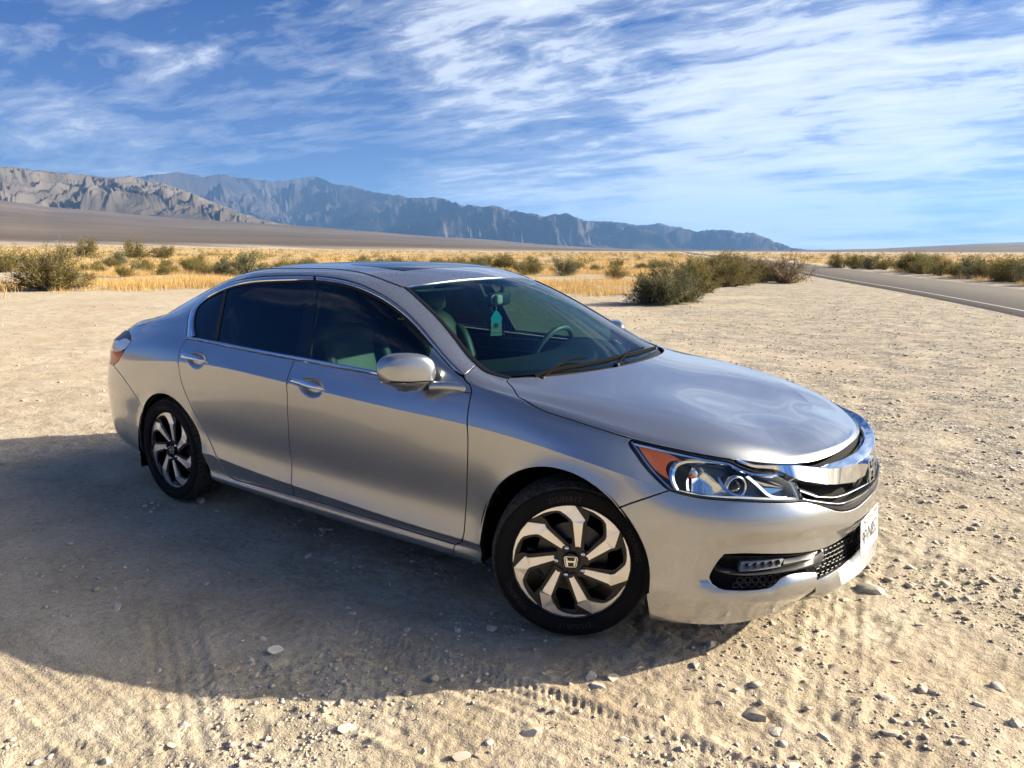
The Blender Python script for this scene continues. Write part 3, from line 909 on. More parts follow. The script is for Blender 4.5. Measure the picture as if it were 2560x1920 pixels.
def panel(name, lp, mat, parent, side=1, kind='', gap=.0022, depth=.012, off=0.0, h=.024, merge=False, holes=(), crease=True, flange=True):
    """cut a panel out of the body surface along a (u, v) outline, with a rounded turned-in edge"""
    loops = [np.asarray(lp, float)] + [np.asarray(q, float) for q in holes]
    for i, L_ in enumerate(loops):
        x, y = L_[:, 0], L_[:, 1]
        ar = np.sum(x * np.roll(y, -1) - np.roll(x, -1) * y)
        if (ar < 0) == (i == 0): loops[i] = L_[::-1]
    bnd = np.concatenate(loops)
    lo, hi = loops[0].min(0), loops[0].max(0)
    gu = np.arange(lo[0] + h * .5, hi[0], h); gv = np.arange(lo[1] + h * .5, hi[1], h)
    if crease:
        for cname in CR:
            if lo[1] < VI[cname] < hi[1]:
                gv = gv[np.abs(gv - VI[cname]) > h * .55]
                gv = np.concatenate([gv, [VI[cname] - .003, VI[cname] + .003]])
        gv.sort()
    G_ = np.stack(np.meshgrid(gu, gv), -1).reshape(-1, 2)
    G_[:, 0] += np.tile([0, h * .0], len(G_))[:len(G_)]
    d = pdist(G_, loops[0])
    keep = d > h * .42
    for q in loops[1:]: keep &= pdist(G_, q) < -h * .42
    G_ = G_[keep]
    if kind == 'door':                                   # finer net round the handle hollows
        for cu, cv in CUPS:
            ga = np.stack(np.meshgrid(np.arange(-.125, .126, .0058), np.arange(-.062, .063, .0058)), -1).reshape(-1, 2)
            ga = ga[(ga[:, 0] / .125)**2 + (ga[:, 1] / .060)**2 < 1] + [cu, cv]
            ga = ga[pdist(ga, loops[0]) > .008]
            G_ = G_[((G_[:, 0] - cu) / .130)**2 + ((G_[:, 1] - cv) / .065)**2 > 1]
            if len(ga): G_ = np.concatenate([G_, ga])
    pts = np.concatenate([bnd, G_])
    edges = []; o = 0
    for L_ in loops:
        n = len(L_); edges += [(o + i, o + (i + 1) % n) for i in range(n)]; o += n
    r_ = delaunay_2d_cdt([Vector(p) for p in pts], edges, [], 0, 1e-6)
    vv = np.array([tuple(p) for p in r_[0]])
    F = np.array([f for f in r_[2] if len(f) == 3])
    cen = vv[F].mean(1)
    k = pdist(cen, loops[0]) > 0
    for q in loops[1:]: k &= pdist(cen, q) < 0
    F = F[k]
    vmap = {}
    for i, src in enumerate(r_[3]):
        for s_ in src: vmap[s_] = i
    P = S(vv[:, 0], vv[:, 1], kind); Nn = SN(vv[:, 0], vv[:, 1], kind)
    P = P + Nn * off
    # orientation
    t = P[F]; fn = np.cross(t[:, 1] - t[:, 0], t[:, 2] - t[:, 0])
    flip = (fn * Nn[F[:, 0]]).sum(1) < 0
    F[flip] = F[flip][:, ::-1]
    verts = [P]; norms = [Nn]; faces = [F]; nv = len(P)
    o = 0; wall_verts = []
    if flange:
        for L_ in loops:
            n = len(L_)
            idx = np.array([vmap[o + i] for i in range(n)]); o += n
            cpos = P[idx].copy()
            oncen = (np.abs(L_[:, 0] - UM) < CEN) | (np.abs(L_[:, 0]) < CEN) | (np.abs(L_[:, 1] - VM) < CEN)
            if not merge: oncen[:] = False
            edge_c = oncen & np.roll(oncen, -1)          # edge i -> i+1 lies on the centre line
            tang = np.roll(cpos, -1, 0) - cpos
            tl = np.linalg.norm(tang, axis=1)[:, None] + 1e-12
            tang = tang / tl
            tang[edge_c] = 0
            tv = tang + np.roll(tang, 1, 0)
            tv /= np.linalg.norm(tv, axis=1)[:, None] + 1e-12
            nn = Nn[idx]
            inn = np.cross(nn, tv)                        # points into the panel for a ccw outline seen from outside
            # ccw in uv: u forward, v up seen from inside for y>0, so check by sampling
            L2 = L_
            mid = idx
            # choose the sign with the mean triangle side
            w = 0
            cenP = P[F].mean(1)
            test = cpos + inn * .004
            # nearest triangle centre decides
            samp = np.linspace(0, n - 1, min(n, 25)).astype(int)
            for s_ in samp:
                dd = cenP - cpos[s_]
                j = np.argmin((dd**2).sum(1)); w += np.sign((dd[j] * inn[s_]).sum())
            if w < 0: inn = -inn
            inn[oncen] *= np.array([1, 0, 1])
            P[idx] = cpos + inn * (gap + .0016)
            r1 = cpos + inn * gap - nn * .0013; r2 = cpos + inn * gap - nn * depth
            n1 = nn - inn; n1 /= np.linalg.norm(n1, axis=1)[:, None] + 1e-12
            verts += [r1, r2]; norms += [n1, -inn]
            a = idx; b = nv + np.arange(n); c = nv + n + np.arange(n)
            f = []
            for i in range(n):
                if edge_c[i]: continue
                j = (i + 1) % n
                f += [(a[i], a[j], b[j]), (a[i], b[j], b[i]), (b[i], b[j], c[j]), (b[i], c[j], c[i])]
            f = np.array(f)
            # orient
            PP = np.concatenate(verts); NN = np.concatenate(norms)
            t = PP[f]; fn = np.cross(t[:, 1] - t[:, 0], t[:, 2] - t[:, 0])
            fl = (fn * (NN[f[:, 0]] + NN[f[:, 2]])).sum(1) < 0
            f[fl] = f[fl][:, ::-1]
            faces.append(f); wall_verts += list(range(nv + n, nv + 2 * n)); nv += 2 * n
    P = np.concatenate(verts); Nn = np.concatenate(norms); F = np.concatenate(faces)
    if merge:
        # mirror half onto the other side, welding the centre line
        onc = np.zeros(len(P), bool)
        onc[:len(vv)] = (np.abs(vv[:, 0] - UM) < CEN) | (np.abs(vv[:, 0]) < CEN) | (np.abs(vv[:, 1] - VM) < CEN)
        P[onc, 1] = 0; Nn[onc, 1] = 0
        Nn /= np.linalg.norm(Nn, axis=1)[:, None] + 1e-12
        m = np.arange(len(P)); new = np.where(onc, m, len(P) + np.cumsum(~onc) - 1)
        P2 = (P * [1, -1, 1])[~onc]; N2 = (Nn * [1, -1, 1])[~onc]
        F2 = new[F][:, ::-1]
        wall_verts = wall_verts + list(new[np.array(wall_verts, int)])
        P = np.concatenate([P, P2]); Nn = np.concatenate([Nn, N2]); F = np.concatenate([F, F2])
    elif side < 0:
        P = P * [1, -1, 1]; Nn = Nn * [1, -1, 1]; F = F[:, ::-1]
    if flange:
        # turned-in edges coloured black to stand for the shade in the joints
        fl_ = is_wall(P, Nn, F, side, merge, wall_verts, len(P))
        return obj(name, P, F, None, parent, normals=Nn, mats=[mat, M['black']], midx=fl_.astype(int))
    return obj(name, P, F, mat, parent, normals=Nn)


def strip(name, A, B, prof, mat, parent, side=1, n=None, kind='', merge=False, caps=True, smooth=40):
    """solid moulding between two (u, v) curves; prof = [(across 0..1, height)]"""
    la = np.linalg.norm(np.diff(np.asarray(A), axis=0), axis=1).sum()
    n = n or max(4, int(la / .02))
    A = resamp(A, n); B = resamp(B, n)
    cols = []
    for s_, hh in prof:
        q = A * (1 - s_) + B * s_
        hv = hh if not callable(hh) else hh(np.linspace(0, 1, n))
        cols.append(SO(q, hv, kind, 1))
    V_ = np.stack(cols, 1); m = len(prof)             # n, m, 3
    idx = np.arange(n * m).reshape(n, m)
    F = []
    for i in range(n - 1):
        for j in range(m - 1):
            F.append((idx[i, j], idx[i + 1, j], idx[i + 1, j + 1], idx[i, j + 1]))
    if caps: F += [tuple(idx[0]), tuple(idx[-1][::-1])]
    V_ = V_.reshape(-1, 3)
    v = [tuple(p) for p in V_ * [1, side, 1]]
    if merge:
        o = len(v)
        v += [tuple(p) for p in V_ * [1, -side, 1]]
        F += [tuple(i + o for i in f)[::-1] for f in F]
    ob = obj(name, v, F, mat, parent)
    fix_normals(ob)
    return sharp(ob, smooth)


def fix_normals(o):
    import bmesh
    bm = bmesh.new(); bm.from_mesh(o.data)
    bmesh.ops.remove_doubles(bm, verts=bm.verts, dist=1e-5)
    bmesh.ops.recalc_face_normals(bm, faces=bm.faces)
    bm.to_mesh(o.data); bm.free()
    return o


# ------------------------------------------------------------------ materials
def dusty(m, amount=.25, scale=30, dust=(.42, .34, .25), low=None, det=6.0):
    """fine road dust over a material, thicker low down when low=(z0, z1) is given"""
    t = m.node_tree; b = t.nodes['Principled BSDF']
    tc = ND(t, 'ShaderNodeNewGeometry')
    nz = ND(t, 'ShaderNodeTexNoise', i_Scale=scale, i_Detail=det, i_Roughness=.65)
    t.links.new(tc.outputs['Position'], nz.inputs['Vector'])
    f = math_n(t, 'MULTIPLY', math_n(t, 'SUBTRACT', nz.outputs[0], .35, clamp=True), amount * 3, clamp=True)
    if low:
        sp_ = ND(t, 'ShaderNodeSeparateXYZ'); t.links.new(tc.outputs['Position'], sp_.inputs[0])
        mr = ND(t, 'ShaderNodeMapRange', i_1=low[1], i_2=low[0], i_3=0.0, i_4=1.0)
        t.links.new(sp_.outputs[2], mr.inputs[0])
        f = math_n(t, 'MULTIPLY', f, mr.outputs[0], clamp=True)
    base = tuple(b.inputs['Base Color'].default_value)
    t.links.new(mixc(t, f, base, (*dust, 1)), b.inputs['Base Color'])
    r0 = b.inputs['Roughness'].default_value
    t.links.new(math_n(t, 'ADD', r0, math_n(t, 'MULTIPLY', f, .4), clamp=True), b.inputs['Roughness'])
    if b.inputs['Metallic'].default_value > 0:
        t.links.new(math_n(t, 'MULTIPLY', math_n(t, 'SUBTRACT', 1.0, f), b.inputs['Metallic'].default_value), b.inputs['Metallic'])
    return m


M = {}
M['paint'] = mat('silver_paint', (.42, .43, .43), .26, .82, Coat_Weight=1.0, Coat_Roughness=.015, Coat_IOR=1.5)
M['paint'] = dusty(M['paint'], .05, 2.5, low=(.12, .45), det=2.0)
M['chrome'] = mat('chrome', (.82, .84, .86), .06, 1.0)
M['lip_grey'] = mat('lip_underside', (.15, .155, .16), .35, .6)
M['satin'] = mat('satin_chrome', (.80, .81, .82), .12, 1.0)
M['black'] = mat('black_plastic', (.008, .008, .009), .5, Specular_IOR_Level=.3)
M['gloss_black'] = mat('gloss_black', (.004, .004, .005), .04)
M['rubber_seal'] = mat('rubber_seal', (.008, .008, .008), .6)
M['dark_grey'] = mat('grey_plastic', (.024, .025, .027), .42)
M['lamp_bar'] = mat('fog_lamp_lens', (.20, .20, .20), .12, .3, Coat_Weight=.5)
M['liner'] = mat('wheel_liner', (.004, .004, .004), 1.0, Specular_IOR_Level=.1)
M['void'] = mat('underbody_and_gap_shade', (.004, .004, .004), 1.0)
M['tyre'] = dusty(mat('tyre_rubber', (.005, .005, .0055), .75, Specular_IOR_Level=.18), .01, 40)
M['tread'] = dusty(mat('tread_rubber', (.018, .017, .016), .9, Specular_IOR_Level=.2), .22, 60)
M['alloy'] = mat('machined_alloy', (.92, .91, .89), .38, 1.0)
M['rim_black'] = mat('black_rim_paint', (.004, .004, .005), .3)
M['disc'] = mat('brake_disc', (.07, .068, .065), .4, 1.0)
M['caliper'] = mat('dark_red_caliper', (.06, .012, .012), .5)
M['amber'] = mat('amber_reflector', (.95, .17, .015), .3, 0, Coat_Weight=.3)
M['red_lens'] = mat('red_lens', (.55, .014, .014), .15)
M['dark_red'] = mat('dark_red_lens', (.06, .004, .012), .25, Specular_IOR_Level=.25)
M['clear_lens'] = mat('frosted_lens', (.72, .70, .68), .15, .2, Coat_Weight=.8)
M['reflector'] = mat('lamp_reflector', (.78, .80, .82), .12, 1.0)
M['lamp_dark'] = mat('lamp_housing', (.11, .12, .13), .3, .5)
M['plate'] = mat('plate_white', (.56, .55, .54), .5)
M['plate_ink'] = mat('plate_ink', (.008, .012, .04), .6)
M['plate_red'] = mat('plate_red', (.55, .05, .05), .5)
M['seat'] = mat('grey_leather', (.10, .115, .11), .45)
M['trim'] = mat('light_grey_trim', (.30, .33, .31), .7)
M['dash'] = mat('dashboard', (.014, .016, .018), .55)
M['interior'] = mat('interior_dark', (.02, .022, .024), .8)


def glass(name, tint, refl=1.0, ior=1.5, rough=0.0):
    m = bpy.data.materials.new(name); m.use_nodes = True
    t = m.node_tree; t.nodes.clear()
    out = ND(t, 'ShaderNodeOutputMaterial')
    tr = ND(t, 'ShaderNodeBsdfTransparent', i_Color=(*tint, 1))
    gl = ND(t, 'ShaderNodeBsdfGlossy', i_Roughness=rough, i_Color=g3(refl))
    fr = ND(t, 'ShaderNodeFresnel')
    bf = ND(t, 'ShaderNodeNewGeometry')                     # seen from inside the sheet is still air to glass
    t.links.new(math_n(t, 'ADD', ior, math_n(t, 'MULTIPLY', bf.outputs['Backfacing'], 1 / ior - ior)), fr.inputs['IOR'])
    mx = ND(t, 'ShaderNodeMixShader')
    t.links.new(fr.outputs[0], mx.inputs[0]); t.links.new(tr.outputs[0], mx.inputs[1]); t.links.new(gl.outputs[0], mx.inputs[2])
    t.links.new(mx.outputs[0], out.inputs[0])
    return m


M['glass_front'] = glass('windscreen_glass', (.36, .56, .50), .95, 1.50)
M['glass_door'] = glass('tinted_front_glass', (.16, .25, .23), .9, 1.5)
M['glass_rear'] = glass('dark_privacy_glass', (.010, .014, .018), .9, 1.52)
M['lens'] = glass('headlamp_lens', (.90, .93, .94), 1.0, 1.45)
# ------------------------------------------------------------------ the car
car = empty('sedan', (0, 0, 0), 0, 'silver four door sedan parked on the dirt pullout, front wheels turned left', 'car')
Q = {
    'Bs': [(2.9885,.8121),(2.9811,.7505),(2.9819,.6951),(2.9842,.6505),(2.9766,.5836),(2.971,.5053),(2.963,.4595),(2.955,.3772),(2.9669,.2667),(2.9717,.2251),(2.9667,.1681)],
    'Fs': [(4.0842,.9894),(4.1202,.8867),(4.1365,.8058),(4.143,.7614),(4.1525,.6894),(4.157,.6366),(4.1527,.5459),(4.1388,.4385),(4.1222,.3218),(4.1204,.2243),(4.0935,.176),(4.0645,.158)],
    'Rs': [(1.9901,.8113),(1.9668,.7536),(1.9731,.7148),(1.983,.6618),(1.9995,.6026),(2.0581,.5236),(2.146,.4142),(2.22,.310),(2.2698,.2529),(2.3154,.2072),(2.351,.1831),(2.3978,.1635),(2.4511,.1542)],
    'Db': [(2.4511,.1542),(2.7136,.1608),(2.9667,.1655),(3.2426,.167),(3.5036,.1648),(3.79,.1602),(4.0645,.158)],
    'belt_lo': [(1.9901,.8113),(2.3986,.8075),(2.664,.8086),(2.9885,.8102),(3.2944,.8111),(3.5765,.812),(3.80,.800)],
    'belt_hi': [(1.985,.8228),(2.3896,.8211),(2.6555,.8221),(2.9819,.8238),(3.2872,.8255),(3.5693,.8284),(3.84,.831)],
    'sail_seam': [(3.80,.800),(3.8382,.7902),(3.9298,.7927),(3.9989,.7998),(4.1365,.8058)],
    'dlo': [(1.9901,.8113),(1.9582,.8682),(1.9255,.9357),(1.9179,.9851),(1.966,1.0223),(2.0582,1.0401),(2.1537,1.0477),(2.3109,1.0496),(2.4341,1.0508),(2.615,1.0535),(2.8973,1.0558),(3.0314,1.0558),(3.2012,1.060),(3.355,1.067),(3.4608,1.0724),(3.5713,1.0745),(3.6702,1.072),(3.7972,1.0622),(3.9093,1.0459),(4.0307,1.0149),(4.0842,.9894)],
    'dlo_in': [(2.0651,.8327),(2.0099,.884),(1.9849,.9369),(1.9769,.9801),(2.0291,1.0085),(2.1097,1.0186),(2.2097,1.0236),(2.333,1.0272),(2.5178,1.0304),(2.697,1.0339),(2.8954,1.0385),(3.0475,1.0397),(3.2164,1.0441),(3.3743,1.0512),(3.4783,1.0563),(3.5898,1.0578),(3.6913,1.0547),(3.8164,1.0399),(3.9337,1.0161),(4.0353,.9775)],
    'archF': [(4.2142,.0478),(4.2175,.141),(4.2215,.2431),(4.2248,.2856),(4.2343,.3277),(4.25,.3688),(4.2714,.4083),(4.2984,.4458),(4.3304,.4808),(4.367,.5128),(4.4074,.5413),(4.4511,.5659),(4.4971,.5858),(4.5448,.6005),(4.5933,.6093),(4.6418,.6115),(4.6896,.6065),(4.7358,.5936),(4.7796,.5724),(4.8203,.5431),(4.8571,.507),(4.8895,.4661),(4.9173,.4225),(4.9397,.3764),(4.9562,.3267),(4.9659,.2723),(4.9688,.215),(4.9728,.1532),(4.981,.0637)],
    'archR': [(1.4264,.062),(1.4301,.1388),(1.4314,.1724),(1.4392,.2039),(1.4533,.241),(1.4734,.2908),(1.4994,.3401),(1.5307,.3884),(1.5668,.4319),(1.6069,.4674),(1.6504,.4941),(1.6965,.5127),(1.7444,.5242),(1.7934,.5293),(1.8426,.5284),(1.8911,.5219),(1.9381,.51),(1.9827,.4925),(2.0241,.4689),(2.0617,.438),(2.0948,.3988),(2.1227,.3519),(2.1451,.3007),(2.1615,.2476),(2.1716,.2104),(2.2032,.1662),(2.2381,.056)],
}
c = {k: crv(v) for k, v in Q.items()}
VK = VI['K']
BOT = .052


def near(cv, p):
    return int(np.argmin(((cv - np.array(p))**2).sum(1)))


def part(cv, p, q):
    i, j = near(cv, p), near(cv, q)
    return cv[i:j + 1] if i <= j else cv[j:i + 1][::-1]


hood_edge = crv([(4.245, 1.19), (4.290, 1.10), (4.333, 1.0), (4.375, .905), (4.42, .850), (4.477, .829), (4.62, .828), (4.746, .829), (4.878, .829), (5.083, .838), (5.274, .836), (5.385, .831), (5.5, .824), (5.637, .814), (5.753, .808), (5.903, .808), (UM, .812)])
hood_rear = crv([(4.245, 1.19), (4.282, 1.235), (4.325, 1.30), (4.367, 1.398), (4.404, 1.534), (4.418, 1.63), (4.425, VM)])
bump_seam = crv([(4.8571, .507), (4.90, .543), (4.947, .583), (5.037, .672)], .012)
hl_low = crv([(5.037, .672), (5.09, .666), (5.152, .664), (5.225, .668), (5.311, .672), (5.43, .671), (5.568, .668)])
grille_low = crv([(5.568, .668), (5.63, .625), (5.70, .566), (5.758, .524), (5.81, .503), (5.87, .492), (5.926, .488), (6.0, .494), (UM, .500)])
pillar = crv([(3.449, 1.188), (3.52, 1.178), (3.606, 1.168), (3.788, 1.168), (3.909, 1.174), (4.0, 1.175), (4.086, 1.175)])
wsbot = crv([(4.086, 1.175), (4.15, 1.172), (4.203, 1.182), (4.245, 1.19)])
header = crv([(3.449, 1.188), (3.462, 1.25), (3.479, 1.318), (3.512, 1.5), (3.533, 1.68), (3.537, VM)])
roof_side = crv([(2.16, VK + .006), (2.40, VK + .006), (2.6, VK + .006), (2.9, VK + .005), (3.15, VK + .004), (3.35, VK + .006), (3.449, 1.188)])
rear_head = crv([(2.16, VK + .006), (2.18, 1.35), (2.19, 1.55), (2.19, VM)])
cpil = crv([(1.46, 1.19), (1.60, 1.19), (1.9, 1.188), (2.16, VK + .006)])
backbase = crv([(1.46, 1.19), (1.445, 1.30), (1.44, 1.5), (1.44, VM)])
rb_seam = crv([(1.5067, .352), (1.489, .395), (1.45, .440), (1.394, .487), (1.257, .568), (1.096, .634)], .012)
lamp_side = crv([(1.096, .634), (1.16, .664), (1.233, .701), (1.289, .734), (1.322, .763)], .012)
lamp_top = crv([(1.322, .763), (1.26, .785), (1.203, .795), (1.13, .806)], .012)
deck_seam = crv([(1.13, .806), (1.15, .838), (1.276, .874), (1.399, .900), (1.455, .95), (1.46, 1.05), (1.46, 1.19)])
line = lambda *p: crv(np.array(p, float)) if len(p) == 2 else np.concatenate([crv(np.array([p[i], p[i + 1]], float)) for i in range(len(p) - 1)])
PA = M['paint']

for side in (-1, 1):
    # ---- one piece side frame: sill, rear wing, C pillar, roof rail, A pillar
    body_loop = loop(line((4.05, BOT), (2.2381, .056)), c['archR'][::-1][:near(c['archR'][::-1], (1.5067, .352)) + 1], rb_seam, lamp_side, lamp_top, deck_seam, cpil,
                     roof_side, pillar, line((4.086, 1.175), (4.085, 1.085), (4.0842, .9894)), c['dlo'][::-1], c['Rs'], c['Db'], line((4.0645, .158), (4.05, BOT)))
    bs = panel('body_side', body_loop, PA, car, side)
    panel('pillar_trim', body_loop, M['interior'], bs, side, off=-.028, h=.06, flange=False, crease=False)
    # ---- wing
    wing = loop(line((4.0645, .158), (4.05, BOT)), line((4.05, BOT), (4.2142, .048)), part(c['archF'], (4.2142, .0478), (4.8571, .507)), bump_seam,
                crv([(5.037, .672), (4.99, .708), (4.95, .738), (4.90, .778), (4.866, .808), (4.872, .829)], .012),
                part(hood_edge, (4.878, .829), (4.245, 1.19)), wsbot[::-1], line((4.086, 1.175), (4.085, 1.085), (4.0842, .9894)), c['Fs'])
    panel('fender', wing, PA, car, side, gap=.003)
    # ---- doors
    fd = panel('front_door', loop(part(c['belt_lo'], (2.9885, .8102), (3.80, .800)), c['sail_seam'], part(c['Fs'], (4.1365, .8058), (4.0645, .158)),
                                  part(c['Db'], (4.0645, .158), (2.9667, .1655)), c['Bs'][::-1]), PA, car, side, kind='door', h=.0125, gap=.0030)
    rd = panel('rear_door', loop(c['Rs'], part(c['Db'], (2.4511, .1542), (2.9667, .1655)), c['Bs'][::-1], part(c['belt_lo'], (2.9885, .8102), (1.9901, .8113))), PA, car, side, kind='door', h=.0125, gap=.0030)
    sail = panel('mirror_base', loop(c['sail_seam'], part(c['Fs'], (4.1365, .8058), (4.1202, .8867)), line((4.1202, .8867), (4.085, .955), (4.0353, .9695)),
                                     part(c['dlo_in'], (4.0353, .9775), (3.854, 1.033)), line((3.854, 1.033), (3.868, .99), (3.892, .86), (3.895, .825), (3.80, .800))), PA, fd, side, off=.002)
    # ---- glass
    panel('window', loop(line((2.07, .84), (2.0651, .8327)), part(c['dlo_in'], (2.0651, .8327), (2.2061, 1.0209)), line((2.2061, 1.0209), (2.228, .9164), (2.2635, .826), (2.07, .826))), M['glass_rear'], bs, side, off=-.003, flange=False, h=.05)
    panel('window', loop(line((2.2838, .826), (2.2557, .916), (2.2139, 1.0197)), part(c['dlo_in'], (2.2139, 1.0197), (2.906, 1.039)), line((2.906, 1.0385), (2.944, .953), (2.985, .8238), (2.2838, .822))), M['glass_rear'], rd, side, off=-.003, flange=False, h=.05)
    panel('pillar_cover', loop(line((2.906, 1.039), (2.940, .953), (2.9825, .822)), line((2.9825, .822), (3.104, .824)), line((3.104, .824), (3.039, .928), (2.979, 1.037), (2.906, 1.039))), M['gloss_black'], rd, side, off=.0, gap=.001, h=.05)
    panel('window', loop(line((3.104, .826), (3.039, .928), (2.979, 1.039)), part(c['dlo_in'], (2.979, 1.039), (3.854, 1.033)), line((3.854, 1.033), (3.868, .99), (3.892, .86), (3.895, .829), (3.104, .824))), M['glass_door'], fd, side, off=-.003, flange=False, h=.05)
    MB_ = strip('window_seal_and_shade', line((2.2061, 1.0209), (2.228, .9164), (2.2635, .826)), line((2.2139 + .012, 1.0197), (2.2557 + .012, .916), (2.2838 + .012, .826)), [(0, -.004), (0, .001), (1, .001), (1, -.004)], M['rubber_seal'], rd, side)
    # black run channel inside the bright moulding
    inner = np.array([(u_ + .0, v_ - .014) for u_, v_ in c['dlo_in']])
    inn2 = resamp(c['dlo_in'], 120); ctr = np.array([2.9, .93])
    tn = np.gradient(inn2, axis=0); tn /= np.linalg.norm(tn, axis=1)[:, None]; nr = np.stack([tn[:, 1], -tn[:, 0]], 1)
    inn3 = inn2 + nr * .009
    strip('window_seal_and_shade', inn2, inn3, [(0, -.004), (0, .001), (1, .0005), (1, -.005)], M['rubber_seal'], bs, side, n=120)
    # ---- bright mouldings
    ou = resamp(c['dlo'], 130); tn = np.gradient(ou, axis=0); tn /= np.linalg.norm(tn, axis=1)[:, None]; nr = np.stack([-tn[:, 1], tn[:, 0]], 1)
    strip('window_seal_and_shade', ou + nr * .006, ou - nr * .001, [(0, -.004), (0, .0012), (1, .0012), (1, -.004)], M['rubber_seal'], bs, side, n=130)  # thin black strip outside the moulding, put in as its shadow line
    iB = near(c['dlo'], (2.925, 1.056))
    jB = near(c['dlo_in'], (2.925, 1.039))
    pr = [(0, -.004), (.04, .0015), (.2, .005), (.5, .0062), (.85, .005), (1, .0), (1, -.004)]
    strip('chrome_moulding', c['dlo'][:iB + 1], c['dlo_in'][:jB + 1], pr, M['satin'], bs, side)
    strip('chrome_moulding', c['dlo'][iB + 1:], np.concatenate([c['dlo_in'][jB + 1:], [(4.07, .972)]]), pr, M['satin'], fd, side)
    pb = [(0, -.002), (0, .004), (.3, .0085), (.7, .0085), (1, .006), (1, -.004)]
    strip('chrome_moulding', part(c['belt_lo'], (1.9901, .8113), (2.983, .8102)), part(c['belt_hi'], (1.985, .8228), (2.976, .8238)), pb, M['satin'], rd, side)
    strip('chrome_moulding', part(c['belt_lo'], (2.994, .8102), (3.80, .80)), part(c['belt_hi'], (2.988, .8238), (3.84, .831)), pb, M['satin'], fd, side)
    # black ditch moulding along the roof, and the black edge of the windscreen
    strip('roof_moulding', roof_side - [0, .010], roof_side + [0, .003], [(0, -.004), (.0, .0015), (.5, .003), (1, .0015), (1, -.004)], M['rubber_seal'], bs, side)
    pe = np.concatenate([pillar, wsbot[1:]])
    strip('windscreen_seal', pe - [0, .002], pe + [0, .016], [(0, -.006), (.0, .002), (.4, .004), (1, .002), (1, -.004)], M['black'], bs, side)
    # ---- headlamp
    hl = empty('headlight', (0, 0, 0), parent=car)
    hl_rear = crv([(5.037, .672), (4.99, .708), (4.95, .738), (4.90, .778), (4.866, .808), (4.872, .829)], .012)
    hl_top = loop_top = crv([(4.872, .824), (4.95, .829), (5.083, .833), (5.200, .832), (5.274, .828), (5.31, .812), (5.365, .796), (5.45, .790), (5.525, .786), (5.545, .735), (5.568, .668)], .012)
    hl_out = loop(hl_rear[::-1][1:], hl_top[::-1] if False else hl_low[:0].reshape(0, 2), hl_top, hl_low[::-1]) if False else loop(hl_top, hl_low[::-1], hl_rear)
    ctr = hl_out.mean(0)
    panel('lens', hl_out, M['lens'], hl, side, off=.002, gap=.003, flange=False, h=.03)
    panel('housing', hl_out, M['lamp_dark'], hl, side, off=-.045, gap=.0, flange=False, h=.04)
    # black rim round the lens
    a_ = resamp(np.concatenate([hl_out, hl_out[:1]]), 160)
    tn = np.gradient(a_, axis=0); tn /= np.linalg.norm(tn, axis=1)[:, None]; nr = np.stack([tn[:, 1], -tn[:, 0]], 1)
    if pdist((a_ + nr * .008)[5:6], hl_out)[0] < 0: nr = -nr
    strip('lens_rim', a_, a_ + nr * .007, [(0, -.045), (0, .0015), (1, .003), (1, -.045)], M['gloss_black'], hl, side, n=160)
    strip('bright_edge', a_ + nr * .009, a_ + nr * .019, [(0, -.012), (.2, -.007), (.8, -.009), (1, -.016)], M['reflector'], hl, side, n=160)
    # amber side reflector
    panel('reflector', loop(crv([(4.895, .812), (4.96, .815), (5.03, .812), (5.075, .799)], .01), crv([(5.075, .799), (5.03, .785), (5.017, .760), (5.035, .722)], .01), crv([(5.035, .722), (4.985, .742), (4.93, .782), (4.895, .812)], .01)),
          M['amber'], hl, side, off=-.009, gap=.0005, depth=.02, h=.015)
    # chrome sweep dividing the turn signal from the main lamp
    strip('chrome_sweep', crv([(5.055, .688), (5.030, .735), (5.036, .775), (5.075, .803), (5.14, .815), (5.26, .815)]), crv([(5.075, .684), (5.050, .735), (5.055, .768), (5.085, .790), (5.14, .803), (5.26, .809)]),
          [(0, -.040), (.0, -.012), (.5, -.008), (1, -.014), (1, -.040)], M['reflector'], hl, side)
    # silver bowl of the turn signal with its bulb
    strip('signal_bowl', crv([(5.10, .695), (5.095, .74), (5.12, .785)]), crv([(5.27, .690), (5.22, .74), (5.155, .790)]), [(0, -.016), (.15, -.030), (.5, -.043), (.85, -.030), (1, -.018)], M['reflector'], hl, side, caps=False)
    ball = lambda uvp, off, r_, nm, m_, sc=(1, 1, 1), par=hl: (lambda P: obj(nm, *superbox(P, np.array(sc) * 2 * r_, 2.0, 20), m_, par))(SO([uvp], off, '', side)[0])
    ball((5.125, .765), -.028, .017, 'bulb', M['clear_lens'])
    ball((5.118, .755), -.020, .010, 'bulb', M['amber'])
    # projector: chrome bezel ring with a dark glass eye
    for (uu, vv_, rr_) in ((5.285, .742, .037),):
        P0 = SO([(uu, vv_)], -.050, '', side)[0]; n0 = np.array([.80, .60 * side, .02]); n0 /= np.linalg.norm(n0)
        R_ = np.array(Vector(n0).to_track_quat('Z', 'Y').to_matrix())
        b = MB(); b.lathe([(rr_ + .006, -.03), (rr_ + .006, .028), (rr_ + .001, .034), (rr_ - .004, .026), (rr_ - .005, -.02)], 40, 'z', close=True)
        v_ = np.array(b.v) @ R_.T + P0
        obj('projector_ring', v_, b.f, M['reflector'], hl)
        b = MB(); b.lathe([(0.0001, .030), (.012, .029), (.022, .024), (.029, .015), (rr_ - .004, .0)], 40, 'z')
        obj('projector_lens', np.array(b.v) @ R_.T + P0, b.f, M['gloss_black'], hl)
